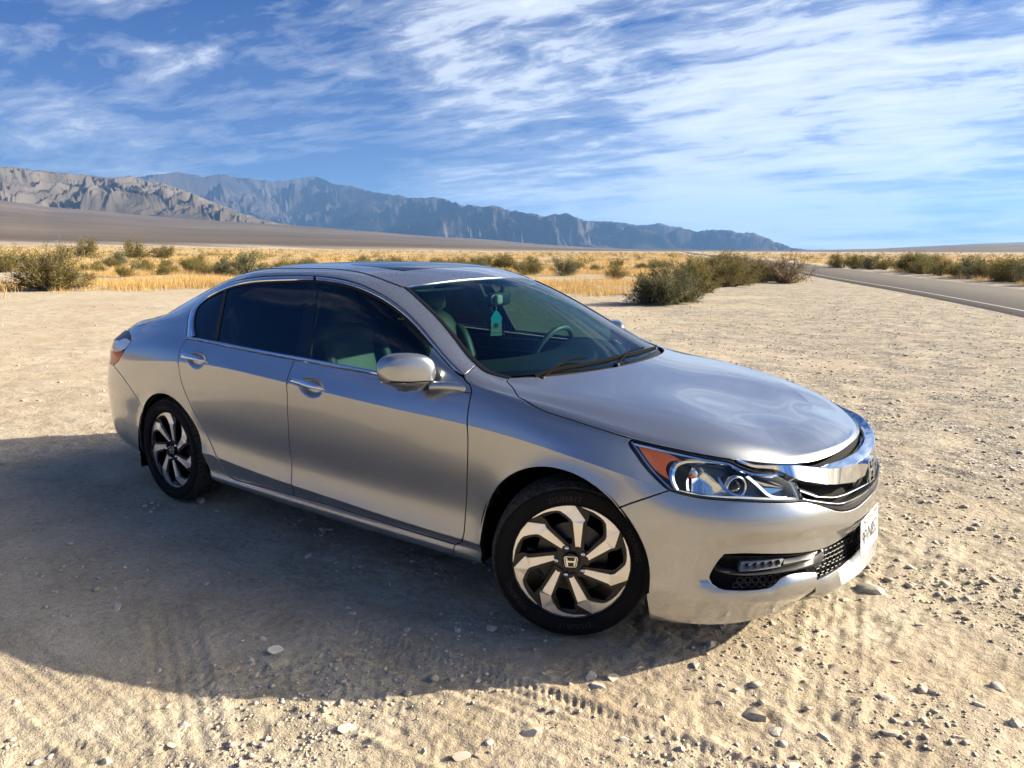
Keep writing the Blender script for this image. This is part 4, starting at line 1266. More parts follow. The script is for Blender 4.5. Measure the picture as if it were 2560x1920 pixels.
    strip('chrome_sweep', crv([(5.215, .752), (5.235, .716), (5.275, .694), (5.345, .690)]), crv([(5.222, .764), (5.245, .724), (5.28, .703), (5.345, .699)]), [(0, -.040), (0, -.010), (1, -.012), (1, -.04)], M['reflector'], hl, side)
    strip('chrome_sweep', crv([(5.335, .770), (5.375, .733), (5.41, .70), (5.46, .690), (5.50, .690)]), crv([(5.35, .776), (5.385, .742), (5.418, .709), (5.46, .699), (5.50, .699)]), [(0, -.035), (0, -.012), (1, -.014), (1, -.035)], M['reflector'], hl, side)
    # faceted reflectors of the inner lamp
    for k, (p0, p1, p2) in enumerate([((5.375, .775), (5.445, .778), (5.495, .733)), ((5.365, .765), (5.415, .742), (5.49, .730)), ((5.395, .735), (5.43, .705), (5.49, .726))]):
        o1 = [-.040, -.022, -.012][k]
        pts = SO([p0, p1, p2], np.array([-.018 - .006 * k, -.030, -.016]), '', side)
        nn = SO([p0, p1, p2], -.050, '', side)
        b = MB(); b.add(list(pts) + list(nn), [(0, 1, 2), (3, 5, 4), (0, 3, 4, 1), (1, 4, 5, 2), (2, 5, 3, 0)]); ob = b.build('reflector_facet', M['reflector'], hl)
    # daytime strip along the foot of the lamp
    strip('light_bar', crv([(5.07, .680), (5.152, .673), (5.311, .680), (5.545, .678)]), crv([(5.07, .690), (5.152, .687), (5.311, .694), (5.54, .695)]), [(0, -.04), (0, -.008), (.5, -.003), (1, -.010), (1, -.04)], M['clear_lens'], hl, side)
    # ---- door handles with their scooped cups
    for (u0, u1, va, vb, dr, key) in ((2.012, 2.272, .7165, .702, rd, 0), (3.012, 3.272, .7015, .6965, fd, 1)):
        q = resamp(np.array([(u0, va), (u1, vb)]), 26); t = np.linspace(-1, 1, 26)
        wd = .017 * np.sqrt(np.clip(1 - np.abs(t)**2.6, 0, 1)) + .001
        arch_ = .026 * (1 - np.abs(t)**4) + .004
        vs = []
        for i in range(26):
            for k in range(10):
                an = 2 * math.pi * k / 10
                vs.append((q[i, 0], q[i, 1] + wd[i] * math.sin(an) * .8, arch_[i] + (.0075 * math.cos(an)) * (wd[i] / .017)))
        vs = np.array(vs)
        P = SO(vs[:, :2], vs[:, 2], '', side)
        fs = [(i * 10 + k, i * 10 + (k + 1) % 10, (i + 1) * 10 + (k + 1) % 10, (i + 1) * 10 + k) for i in range(25) for k in range(10)]
        fs += [tuple(range(10)), tuple(range(250, 260))[::-1]]
        hd = obj('door_handle', P, fs, M['chrome'], dr); fix_normals(hd)
        if key:
            ball((u0 + .035, va + .001), .033, .0045, 'lock_cylinder', M['gloss_black'], par=dr)
    # ---- tail lamp
    tl = empty('tail_light', (0, 0, 0), parent=car)
    lamp = loop(lamp_side, lamp_top, line((1.13, .806), (1.0, .800), (.80, .785), (.60, .77)), line((.60, .77), (.58, .70), (.75, .665)), line((.75, .665), (.95, .640), (1.096, .634)))
    up = loop(crv([(1.105, .755), (1.20, .770), (1.322, .763)], .012), lamp_top, line((1.13, .806), (1.0, .800), (.80, .785), (.60, .77)), line((.60, .77), (.60, .745), (.85, .748), (1.105, .755)))
    mid = loop(crv([(1.06, .712), (1.18, .716), (1.268, .728)], .012), crv([(1.268, .728), (1.30, .742), (1.322, .763)], .01), crv([(1.322, .763), (1.20, .770), (1.105, .755)], .012), line((1.105, .755), (.85, .748), (.60, .745)), line((.60, .745), (.60, .71), (.85, .71), (1.06, .712)))
    low = loop(lamp_side[:near(lamp_side, (1.262, .718))], crv([(1.262, .722), (1.18, .716), (1.06, .712)], .012), line((1.06, .712), (.85, .71), (.60, .71)), line((.60, .71), (.75, .665)), line((.75, .665), (.95, .640), (1.096, .634)))
    panel('lens', up, M['dark_red'], tl, side, gap=.0005, off=.001)
    panel('lens', mid, M['clear_lens'], tl, side, gap=.0005, off=.002)
    panel('lens', low, M['red_lens'], tl, side, gap=.0005, off=.001)

# ---- pieces that cross the middle of the car
bonnet = panel('hood', loop(hood_rear[::-1], hood_edge, line((UM, .812), (UM, VM)), line((UM, VM), (4.425, VM))), PA, car, kind='hood', merge=True)
sun_hole = loop(crv([(2.88, 1.36), (2.95, 1.335), (3.20, 1.335), (3.27, 1.36)], .02), line((3.27, 1.36), (3.285, 1.5), (3.30, VM - .004)), line((3.30, VM - .004), (2.86, VM - .004)), line((2.86, VM - .004), (2.86, 1.5), (2.88, 1.36)))
sun_e = loop(crv([(2.88, 1.36), (2.95, 1.335), (3.20, 1.335), (3.27, 1.36)], .02), line((3.27, 1.36), (3.285, 1.5), (3.30, VM)), line((3.30, VM), (2.86, VM)), line((2.86, VM), (2.86, 1.5), (2.88, 1.36)))
roof = panel('roof', loop(roof_side, header, line((3.537, VM), (3.30, VM)), line((3.30, VM), (3.285, 1.5), (3.27, 1.36)), crv([(3.27, 1.36), (3.20, 1.335), (2.95, 1.335), (2.88, 1.36)], .02), line((2.88, 1.36), (2.86, 1.5), (2.86, VM)), line((2.86, VM), (2.19, VM)), rear_head[::-1]), PA, car, merge=True)
panel('sunroof', sun_e, M['gloss_black'], roof, merge=True, off=.001)
panel('headliner', loop(roof_side, header, line((3.537, VM), (2.19, VM)), rear_head[::-1]), M['interior'], roof, merge=True, off=-.03, flange=False, h=.06)
lid = panel('trunk_lid', loop(line((.62, .775), (.80, .792), (1.0, .808), (1.125, .814)), deck_seam, backbase, line((1.44, VM), (.0, VM)), line((0, VM), (0, .60)), line((0, .60), (.58, .60)), line((.58, .60), (.575, .70), (.595, .775))), PA, car, kind='deck', merge=True)
panel('rear_window', loop(cpil, rear_head, line((2.19, VM), (1.44, VM)), backbase[::-1]), M['glass_rear'], car, merge=True, off=-.002, flange=False, h=.05)
ws_low = crv([(4.203, 1.182), (4.27, 1.29), (4.32, 1.42), (4.35, 1.6), (4.365, VM)])
ws_loop = loop(pillar, crv([(4.086, 1.175), (4.15, 1.172), (4.203, 1.182)]), ws_low, line((4.365, VM), (3.537, VM)), header[::-1])
wsc = panel('windscreen', ws_loop, M['glass_front'], car, merge=True, off=-.002, flange=False, h=.04)
# black ceramic border painted along the glass, on its inner face
strip('glass_border', crv(ws_low, .03), crv(ws_low - [.055, 0], .03), [(0, -.006), (0, -.0045), (1, -.0045), (1, -.006)], M['black'], wsc, 1, merge=True)
strip('glass_border', header, header + [.030, 0], [(0, -.006), (0, -.0045), (1, -.0045), (1, -.006)], M['black'], wsc, 1, merge=True)
strip('roof_edge_trim', header - [.001, 0], header + [.006, 0], [(0, -.004), (0, .002), (.5, .003), (1, .0), (1, -.005)], M['satin'], roof, 1, merge=True)
strip('cowl', crv(ws_low - [.02, 0], .03), hood_rear + [.03, 0], [(0, -.010), (.3, -.014), (.7, -.024), (1, -.032)], M['black'], car, 1, merge=True, n=50, caps=False)

# front bumper skin: a C shape whose mouth holds the fog lamps and lower intake
mouth = [(5.603, BOT + .01), (5.626, .13), (5.644, .216), (5.60, .228), (5.55, .236), (5.50, .236), (5.465, .220), (5.43, .200), (5.37, .194), (5.29, .194), (5.235, .200), (5.214, .212), (5.207, .236), (5.214, .272), (5.236, .330), (5.255, .362)]
mouth_top = crv([(5.255, .362), (5.33, .366), (5.45, .352), (5.56, .335), (5.66, .322), (5.734, .318), (5.80, .320), (5.91, .327), (UM, .332)])
mouth_c = np.concatenate([crv(mouth[:3]), crv(mouth[2:])[1:]])
bumper = panel('front_bumper', loop(line((4.981, .0637), (5.3, BOT), (5.603, BOT + .01)), mouth_c, mouth_top, line((UM, .332), (UM, .500)), grille_low[::-1], hl_low[::-1], bump_seam[::-1],
               part(c['archF'], (4.8571, .507), (4.981, .0637))), PA, car, kind='bumper', merge=True, h=.018)
rbump = panel('rear_bumper', loop(line((0, .06), (1.4264, .062)), c['archR'][:near(c['archR'], (1.5067, .352)) + 1], rb_seam, line((1.096, .634), (.95, .640), (.75, .665), (.60, .695), (.585, .59), (0, .59)), line((0, .59), (0, .06))), PA, car, kind='', merge=True)
# ---- grille, chrome bar, intakes
gr = empty('grille', (0, 0, 0), parent=car)


def mstrip(name, A, B, prof, m_, par, **kw):
    return strip(name, crv(A, .02), crv(B, .02), prof, M[m_], par, 1, merge=True, **kw)


# dark backing behind everything at the nose
mstrip('grille_backing', [(5.30, .83), (5.5, .82), (5.8, .80), (UM, .80)], [(5.30, .66), (5.5, .60), (5.8, .47), (UM, .47)], [(0, -.03), (.2, -.055), (.8, -.055), (1, -.02)], 'void', gr, caps=False)
# bright wing over the lamp running into the bar: top face and front face
top = [(5.277, .832), (5.35, .821), (5.44, .811), (5.56, .799), (5.717, .784), (5.895, .776), (UM, .769)]
edge = [(5.290, .826), (5.36, .804), (5.45, .796), (5.53, .789), (5.69, .763), (5.75, .755), (5.872, .746), (UM, .735)]
bott = [(5.300, .820), (5.37, .799), (5.455, .790), (5.540, .750), (5.62, .734), (5.701, .718), (5.828, .701), (5.93, .685), (UM, .655)]
bar = MB()
n = 70
A_, B_, C_ = [resamp(crv(q, .01), n) for q in (top, edge, bott)]
t = np.linspace(0, 1, n); g_ = sstep(t / .35)
rows_ = [SO(A_, -.012 * np.ones(n)), SO(A_, .004 + .004 * g_), SO(B_ + [0, .005 + .003], .010 + .022 * g_), SO(B_ + [0, .005 - .0015], .011 + .024 * g_), SO(C_, .008 + .014 * g_), SO(C_ - [0, .004], .0 * g_ - .02)]
V_ = np.stack(rows_, 1); m_ = V_.shape[1]
f = [(i * m_ + j, (i + 1) * m_ + j, (i + 1) * m_ + j + 1, i * m_ + j + 1) for i in range(n - 1) for j in range(m_ - 1)] + [tuple(range(m_))]
for sg in (1, -1): bar.add(V_.reshape(-1, 3) * [1, sg, 1], f if sg > 0 else [q[::-1] for q in f])
ob = bar.build('chrome_bar', M['chrome'], gr); fix_normals(ob); sharp(ob, 28)
# near-black strip standing in for shade in the gap between bonnet and bar
mstrip('hood_gap_shade', [(5.62, .812), (5.753, .803), (5.903, .803), (UM, .806)], [(5.62, .792), (5.753, .774), (5.903, .765), (UM, .757)], [(0, -.030), (.5, -.022), (1, -.030)], 'void', gr, caps=False)
# two bright-edged slats and the dark lower frame
for (a, b) in (([(5.548, .728), (5.63, .700), (5.70, .668), (5.735, .652), (5.80, .640), (5.93, .628), (UM, .606)], .018), ([(5.556, .700), (5.63, .658), (5.70, .618), (5.765, .588), (5.82, .578), (5.93, .572), (UM, .566)], .018)):
    a = np.array(a)
    lo = a - [0, b]
    mstrip('slat', a, lo, [(0, -.035), (.0, -.004), (.4, .006), (.8, .004), (1, -.03)], 'dark_grey', gr)
    mstrip('chrome_edge', a - [0, b * .45], a - [0, b * .95], [(0, .0), (.2, .0085), (.8, .0085), (1, .0)], 'chrome', gr)
lowf = [(5.566, .690), (5.62, .652), (5.70, .604), (5.77, .560), (5.83, .548), (5.93, .545), (UM, .548)]
mstrip('lower_frame', lowf, [(5.572, .672), (5.63, .632), (5.70, .573), (5.758, .531), (5.81, .509), (5.87, .499), (5.926, .495), (6.0, .500), (UM, .506)], [(0, -.03), (0, -.006), (.25, .000), (1, -.004), (1, -.02)], 'dark_grey', gr)
for sg in (-1, 1):
    strip('lower_edge', crv([(5.568, .674), (5.63, .634), (5.70, .575), (5.758, .534), (5.81, .512)]), crv([(5.568, .668), (5.63, .628), (5.70, .569), (5.758, .527), (5.81, .506)]), [(0, -.002), (.2, .002), (.8, .002), (1, -.002)], M['gloss_black'], gr, sg)
# emblem on the bar: a framed letter H
em = empty('emblem', (0, 0, 0), parent=gr)
ez, ex = .652, 0.966
frm = MB(); hb = MB(); bk = MB()
T = lambda y, z, d: (ex + d - .10 * (z), y, ez + z)
def ring(pts_o, pts_i, d0, d1, mb):
    n_ = len(pts_o)
    vs = [T(y, z, d) for d in (d0, d1) for (y, z) in pts_o] + [T(y, z, d) for d in (d0, d1) for (y, z) in pts_i]
    fs = []
    for i in range(n_):
        j = (i + 1) % n_
        fs += [(i, j, n_ + j, n_ + i), (n_ + i, n_ + j, 3 * n_ + j, 3 * n_ + i), (2 * n_ + i, 2 * n_ + j, 3 * n_ + j, 3 * n_ + i)]
    mb.add(vs, fs)
def rrect(w0, w1, h_, r_=.006, n_=5):
    out = []
    for (sx, sy, a0) in ((1, 1, 0), (-1, 1, 90), (-1, -1, 180), (1, -1, 270)):
        for k in range(n_ + 1):
            a = rad(a0 + 90 * k / n_)
            w = (w1 if sy > 0 else w0)
            out.append((sx * (w - r_) + r_ * math.cos(a), sy * (h_ - r_) + r_ * math.sin(a)))
    return out
ro, ri = rrect(.048, .060, .047, .014), rrect(.042, .054, .041, .010)
ring(ro, ri, -.01, .012, frm)
bk.add([T(y, z, .001) for y, z in ro], [tuple(range(len(ro)))])
fo = frm.build('emblem_frame', M['chrome'], em); fix_normals(fo); sharp(fo, 40)
bk.build('emblem_backing', M['gloss_black'], em)
for sg in (-1, 1):
    hb.prism([(sg * .022, -.037), (sg * .036, -.037), (sg * .049, .037), (sg * .033, .037)], .002, .012, T)
hb.prism([(-.026, -.007), (.026, -.007), (.029, .009), (-.029, .009)], .002, .011, T)
ho = hb.build('emblem_letter', M['chrome'], em); fix_normals(ho)
# ---- mouth insert: black tray, fog lamp bar, honeycomb
ins = empty('lower_grille', (0, 0, 0), parent=car)
A = [(5.17, .37), (5.3, .385), (5.5, .37), (5.734, .335), (5.91, .345), (UM, .350)]
B = [(5.17, .16), (5.3, .165), (5.5, .165), (5.65, .13), (5.8, .12), (UM, .12)]
mstrip('intake_tray', A, B, [(0, -.035), (.1, -.062), (.9, -.062), (1, -.02)], 'void', ins, kind='', caps=False, n=60)
for sg in (-1, 1):
    fog = empty('fog_light', (0, 0, 0), parent=car)
    # curved fin under the lamp that sweeps into the centre grille
    strip('fin', crv([(5.212, .290), (5.26, .277), (5.32, .268), (5.45, .266), (5.55, .272), (5.63, .285), (5.70, .312)]), crv([(5.212, .284), (5.26, .262), (5.32, .250), (5.45, .248), (5.55, .246), (5.63, .236), (5.665, .225)]),
          [(0, -.058), (0, -.018), (.5, -.008), (.8, -.010), (1, -.022), (1, -.058)], M['dark_grey'], fog, sg)
    strip('bezel', crv([(5.225, .352), (5.30, .352), (5.45, .342), (5.60, .325), (5.72, .316)]), crv([(5.275, .322), (5.33, .325), (5.45, .320), (5.55, .308), (5.70, .300)]), [(0, -.022), (.3, -.026), (1, -.045)], M['black'], fog, sg, caps=False)
    strip('fin', crv([(5.50, .316), (5.57, .312), (5.66, .318), (5.73, .318)]), crv([(5.47, .270), (5.56, .275), (5.63, .255), (5.70, .225)]), [(0, -.045), (.15, -.030), (.5, -.018), (1, -.024), (1, -.05)], M['dark_grey'], fog, sg)
    # lamp: clear bar with LED dimples
    strip('lamp_lens', crv([(5.314, .319), (5.40, .320), (5.495, .316)]), crv([(5.302, .277), (5.40, .281), (5.468, .286)]), [(0, -.050), (0, -.030), (.25, -.026), (.78, -.020), (1, -.012), (1, -.04)], M['lamp_bar'], fog, sg)
    for k in range(5):
        P0 = SO([(5.335 + .032 * k, .302 + .0015 * k)], -.020, '', sg)[0]
        obj('led', *superbox(P0, (.016, .018, .018), 2.4, 14), M['gloss_black'], fog)
    # mesh at the bottom of the side pocket
    b = MB()
    for k in range(6):
        for j in range(2):
            u_ = 5.30 + .032 * k + .016 * j; v_ = .198 + .016 * j
            hx = [(u_ + .014 * math.cos(rad(60 * q)), v_ + .009 * math.sin(rad(60 * q))) for q in range(7)]
            b.tube(SO(hx, -.040, '', sg), .0022, 5, False)
    b.build('mesh', M['dark_grey'], fog)
# honeycomb of the centre intake
b = MB()
for j in range(6):
    for k in range(-14, 15):
        y_ = .034 * k + (.017 if j % 2 else 0); z_ = .265 + .020 * j
        if abs(y_) > .43: continue
        u_ = np.interp(abs(y_), [0, .31, .57], [UM, 5.788, 5.509]); v_ = np.interp(z_, [.245, .39], [.14, .318])
        hx = np.array([(.0165 * math.cos(rad(60 * q)), .0115 * math.sin(rad(60 * q))) for q in range(7)])
        cpt = SO([(u_, v_)], -.026, '', 1 if y_ >= 0 else -1)[0]
        tn_ = (SO([(u_ - .01, v_)], -.026, '', 1 if y_ >= 0 else -1)[0] - SO([(u_ + .001, v_)], -.026, '', 1 if y_ >= 0 else -1)[0]); tn_[2] = 0
        tn_ /= np.linalg.norm(tn_)
        b.tube(cpt + hx[:, :1] * tn_ + np.array([0, 0, 1.]) * hx[:, 1:], .0028, 5, False)
b.build('honeycomb', M['black'], ins)
# silver lip below the intake
lipA = [(5.650, .188), (5.72, .196), (5.83, .204), (5.95, .212), (UM, .214)]
lipB = [(5.638, .143), (5.70, .142), (5.82, .140), (5.95, .140), (UM, .140)]
lipC = [(5.622, .060), (5.69, .060), (5.82, .060), (5.95, .060), (UM, .060)]
n = 40
A_, B_, C_ = [resamp(crv(q, .01), n) for q in (lipA, lipB, lipC)]
t = np.linspace(0, 1, n); g_ = sstep(t / .18)
rows_ = [SO(A_, -.026 * np.ones(n)), SO(A_, -.016 + .006 * g_), SO(A_ * .4 + B_ * .6, .006 + .016 * g_), SO(B_, .008 + .020 * g_), SO(B_ * .8 + C_ * .2, -.004 + .022 * g_), SO(C_, -.022 + .018 * g_), SO(C_, -.06 * np.ones(n))]
V_ = np.stack(rows_, 1); m_ = V_.shape[1]
f = [(i * m_ + j, (i + 1) * m_ + j, (i + 1) * m_ + j + 1, i * m_ + j + 1) for i in range(n - 1) for j in range(m_ - 1)] + [tuple(range(m_))]
for nm_, ja, jb, mm_ in (('bumper_lip', 0, 4, PA), ('lip_underside', 3, m_ - 1, M['lip_grey'])):
    lp = MB(); W_ = V_[:, ja:jb + 1 if nm_ == 'bumper_lip' else jb + 1]; k_ = W_.shape[1]
    ff = [(i * k_ + j, (i + 1) * k_ + j, (i + 1) * k_ + j + 1, i * k_ + j + 1) for i in range(n - 1) for j in range(k_ - 1)] + [tuple(range(k_))]
    for sg in (1, -1): lp.add(W_.reshape(-1, 3) * [1, sg, 1], ff if sg > 0 else [q[::-1] for q in ff])
    ob = lp.build(nm_, mm_, car); fix_normals(ob); sharp(ob, 60)
# ---- licence plate with raised characters
pl = empty('license_plate', (0, 0, 0), parent=car)
px0, pz0, tilt = .987, .397, rad(-4)
ct, st_ = math.cos(tilt), math.sin(tilt)
TP = lambda y, z, d: (px0 + d * ct + z * st_ * 1.0, y, pz0 + z * ct)
b = MB(); b.prism([(x, y) for x, y in rrect(.152, .152, .076, .012)], 0, .002, TP)
b.build('plate_panel', M['plate'], pl)
b = MB(); ring0 = ring


def text(name, s, size, loc_fn, m_, parent, depth=.0008, sx=1.0):
    cu = bpy.data.curves.new(name, 'FONT'); cu.body = s; cu.size = size; cu.align_x = 'CENTER'; cu.align_y = 'CENTER'; cu.resolution_u = 3
    to = bpy.data.objects.new(name, cu); COL.objects.link(to)
    bpy.context.view_layer.update()
    me = bpy.data.meshes.new_from_object(to.evaluated_get(bpy.context.evaluated_depsgraph_get()))
    v = [tuple(p.co) for p in me.vertices]; fcs = [tuple(p.vertices) for p in me.polygons]
    bpy.data.objects.remove(to); bpy.data.curves.remove(cu)
    return obj(name, [loc_fn(x * sx, y, depth) for x, y, _ in v], fcs, m_, parent, smooth=False)


text('lettering', '9FVN853', .085, lambda x, y, d: TP(x, y - .008, .0024 + d), M['plate_ink'], pl, sx=.80)
text('lettering', 'California', .036, lambda x, y, d: TP(x + .12 * y, y + .055, .0024 + d), M['plate_red'], pl)
b = MB(); b.box(TP(.115, .062, .003), (.001, .02, .012)); b.build('sticker', M['plate_red'], pl)
for sy in (-.09, .09):
    obj('bolt', *superbox(TP(sy, .060, .003), (.006, .011, .011), 2, 10), M['dark_grey'], pl)
# ------------------------------------------------------------------ wheels (outer face towards -y, then turned)
RT, RW = .322, .108


def make_wheel():
    w = empty('wheel', (0, 0, 0), parent=car)
    # tyre carcass and tread
    prof = [(.2326, -.078), (.2330, -.096), (.2350, -.1010), (.240, -.104), (.260, -.1085), (.281, -.109), (.297, -.106), (.308, -.100)]
    b = MB(); b.lathe(prof + [(.308, -.090), (.296, -.085)], 96)
    b.lathe([(r_, -h) for r_, h in prof] + [(.308, .090), (.296, .085)], 96)
    t_ = b.build('tyre', M['tyre'], w); fix_normals(t_); sharp(t_, 50)
    # raised rings and lettering on the sidewall
    b = MB(); b.lathe([(.236, -.1030), (.2375, -.1065), (.241, -.1068), (.243, -.104)], 96); b.lathe([(.291, -.107), (.292, -.1095), (.295, -.1092), (.297, -.106)], 96); b.build('sidewall_ring', M['tyre'], t_)
    def bend(a0, R0):
        def fn(x, y, d):
            a = a0 - x / R0
            rr = R0 + y
            return (rr * math.cos(a), -.1090 - d, rr * math.sin(a))
        return fn
    for s_, a_ in (('215/55R17', rad(96)), ('TOURING', rad(215)), ('TOURING', rad(20)), ('215/55R17', rad(275))):
        text('lettering', s_, .030, bend(a_, .262), M['letter'], t_, depth=.0012)
    # tread: ribs with cross sipes, real grooves
    NS_ = 70
    b = MB()
    ribs = [(-.102, -.068, .3075, .3185), (-.060, -.022, .3205, .322), (-.014, .014, .322, .322), (.022, .060, .322, .3205), (.068, .102, .3185, .3075)]
    for y0, y1, r0_, r1_ in ribs:
        for k in range(NS_):
            a = 2 * math.pi * k / NS_; a2 = 2 * math.pi * (k + .94) / NS_
            sk = .10 if y0 < -.06 or y1 > .06 else .25
            pts = []
            for rr_0, rr_1 in ((r0_ - .006, r1_ - .006), (r0_, r1_)):
                for (aa, yy, rr) in ((a, y0, rr_0), (a + sk * (y1 - y0), y1, rr_1), (a2 + sk * (y1 - y0), y1, rr_1), (a2, y0, rr_0)):
                    pts.append((rr * math.cos(aa), yy, rr * math.sin(aa)))
            b.add(pts, [(4, 5, 6, 7), (0, 1, 5, 4), (1, 2, 6, 5), (2, 3, 7, 6), (3, 0, 4, 7)])
    b.lathe([(.295, -.088), (.306, -.098), (.3150, -.07), (.3168, 0), (.3150, .07), (.306, .098), (.295, .088)], 78)
    td = b.build('tread', M['tread'], w); fix_normals(td)
    # barrel, lip
    b = MB(); b.lathe([(.2316, -.080), (.2326, -.0985), (.2332, -.097), (.2330, -.090), (.205, -.080), (.196, -.03), (.194, .07), (.222, .085)], 72)
    o_ = b.build('barrel', M['rim_black'], w); sharp(o_, 40)
    # spokes: bright machined face over a deeper black body
    poly = [(-1, 0)]
    P = [(80, 133), (60, 142), (37, 135), (12, 365), (-3, 390), (-50, 427), (-98, 455), (-138, 463), (-190, 464), (-248, 446), (-353, 391), (-353, 397), (-268, 452), (-168, 488), (-68, 503), (27, 502), (117, 385), (100, 360)]
    P = np.array(P, float) * (.2290 / 508)
    _q = np.hypot(P[:, 0], P[:, 1]); _t = np.array([_q[0], _q[1], _q[2], _q[3], _q[4], _q[5], .2110, .2165, .2200, .2235, .2292, .2312, .2315, .2315, .2315, .2300, _q[16], _q[17]]); P *= (_t / _q)[:, None]
    # depth of the face by radius: dished slightly towards the hub, facet break at the elbow
    def dep(x, z):
        r_ = math.hypot(x, z); return -.090 - .004 * math.sin(min(1, r_ / .222) * math.pi) + (.016 * max(0, (.10 - r_) / .10))
    for k in range(7):
        a = 2 * math.pi * k / 7
        ca, sa = math.cos(a), math.sin(a)
        def rot(x, z): return (x * ca + z * sa, -x * sa + z * ca)
        fr = [(rot(x, z), dep(x, z)) for x, z in P]
        v = [(q[0], d - (.003 if i in (3, 17, 4) else 0), q[1]) for i, (q, d) in enumerate(fr)]
        n_ = len(v)
        v += [(x, y + .010, z) for x, y, z in v]
        me_f = [(0, 1, 2, 3, 17), (3, 4, 16, 17), (4, 5, 15, 16), (5, 6, 14, 15), (6, 7, 13, 14), (7, 8, 13), (8, 9, 12, 13), (9, 10, 11, 12)]
        me_f += [(i, (i + 1) % n_, n_ + (i + 1) % n_, n_ + i) for i in range(n_)]
        s_ = obj('spoke', v, me_f, M['alloy'], w, smooth=False); fix_normals(s_)
        # black flank of the spoke
        Pb = [(110, 100), (35, 110), (20, 110), (-22, 365), (-40, 392), (-120, 440), (-190, 447), (-330, 385), (-360, 392), (-268, 470), (-168, 500), (-68, 512), (60, 505), (150, 480), (150, 400), (128, 350)]
        Pb = np.array(Pb, float) * (.2270 / 508); _q = np.hypot(Pb[:, 0], Pb[:, 1]); Pb *= (np.minimum(_q, .2300) / _q)[:, None]
        vb = [(*rot(x, z), ) for x, z in Pb]
        nb = len(vb)
        v = [(x, -.0865 + .004 * 0, z) for x, z in vb] + [(x, -.052, z) for x, z in vb]
        fb = [(0, 1, 2, 3, 15), (3, 4, 14, 15), (4, 5, 12, 13, 14), (5, 6, 11, 12), (6, 7, 9, 10, 11), (7, 8, 9)] + [(i, (i + 1) % nb, nb + (i + 1) % nb, nb + i) for i in range(nb)]
        sb = obj('spoke_flank', v, fb, M['rim_black'], s_, smooth=False); fix_normals(sb)
    # hub, nuts, cap
    b = MB(); b.lathe([(.0001, -.074), (.030, -.075), (.045, -.074), (.072, -.080), (.078, -.070), (.080, -.045)], 48); b.build('hub', M['rim_black'], w, 40)
    for k in range(5):
        a = rad(90 + 17 + 72 * k)
        b = MB(); cx_, cz_ = .058 * math.cos(a), .058 * math.sin(a)
        b.lathe([(.0105, -.070), (.0105, -.088), (.008, -.094), (.003, -.0965), (.0001, -.097)], 12, c=(cx_, 0, cz_)); b.build('lug_nut', M['satin'], w, 40)
    cp = empty('center_cap', (0, 0, 0), parent=w)
    b = MB(); b.lathe([(.034, -.074), (.034, -.086), (.031, -.0895), (.0001, -.0905)], 40); b.build('cap_disc', M['gloss_black'], cp, 30)
    TH = lambda x, z, d: (x, -.0905 - d, z)
    def ring_(po, pi_, mb):
        n_ = len(po); vs = [TH(x, z, d) for d in (0, .0018) for x, z in po] + [TH(x, z, d) for d in (0, .0018) for x, z in pi_]
        fs = []
        for i in range(n_):
            j = (i + 1) % n_
            fs += [(i, j, n_ + j, n_ + i), (n_ + i, n_ + j, 3 * n_ + j, 3 * n_ + i), (2 * n_ + i, 2 * n_ + j, 3 * n_ + j, 3 * n_ + i)]
        mb.add(vs, fs)
    b = MB(); ring_([(x * .5, z * .5) for x, z in rrect(.046, .054, .044, .014)], [(x * .5, z * .5) for x, z in rrect(.041, .049, .039, .011)], b)
    for sg in (-1, 1): b.prism([(sg * .0105, -.017), (sg * .0165, -.017), (sg * .0215, .017), (sg * .0150, .017)], 0, .0018, TH)
    b.prism([(-.012, -.003), (.012, -.003), (.0135, .004), (-.0135, .004)], 0, .0018, TH)
    lo_ = b.build('emblem_letter', M['satin'], cp); fix_normals(lo_)
    # brake disc and caliper
    b = MB(); b.lathe([(.07, -.045), (.14, -.030), (.142, -.030), (.142, -.012), (.07, -.012)], 48); b.build('brake_disc', M['disc'], w, 40)
    return w


M['letter'] = mat('raised_rubber', (.013, .013, .014), .6)
wheel0 = make_wheel()


def children(o): return [x for x in bpy.data.objects if x.parent == o]


def copy_tree(o, parent):
    cc = o.copy(); COL.objects.link(cc); cc.parent = parent
    for ch in children(o): copy_tree(ch, cc)
    return cc


STEER = rad(28.5)
wh = [(wheel0, (0.0, -.7925, .320), STEER, 12), (None, (-2.776, -.7925, .320), 0, -3), (None, (0.0, .7925, .320), math.pi + STEER, 30), (None, (-2.776, .7925, .320), math.pi, 50)]
ws_ = [wheel0] + [copy_tree(wheel0, car) for _ in range(3)]
for w_, (_, loc, rz, spin) in zip(ws_, wh):
    w_.location = loc
    w_.rotation_euler = (0, rad(spin) if 0 else 0, rz)
# kingpin offset of the steered wheels: pivot sits inboard of the wheel centre
for w_, (_, loc, rz, spin) in zip(ws_, wh):
    if abs(loc[0]) < .1:
        s_ = -1 if loc[1] < 0 else 1
        w_.location = (s_ * -.09 * math.sin(STEER) * 1.0, s_ * (.7025 + .09 * math.cos(STEER)), .320)
for sg in (-1, 1):
    b = MB(); b.box((.115, sg * .72, .345), (.06, .07, .14)); b.build('brake_caliper', M['caliper'], car, 30)

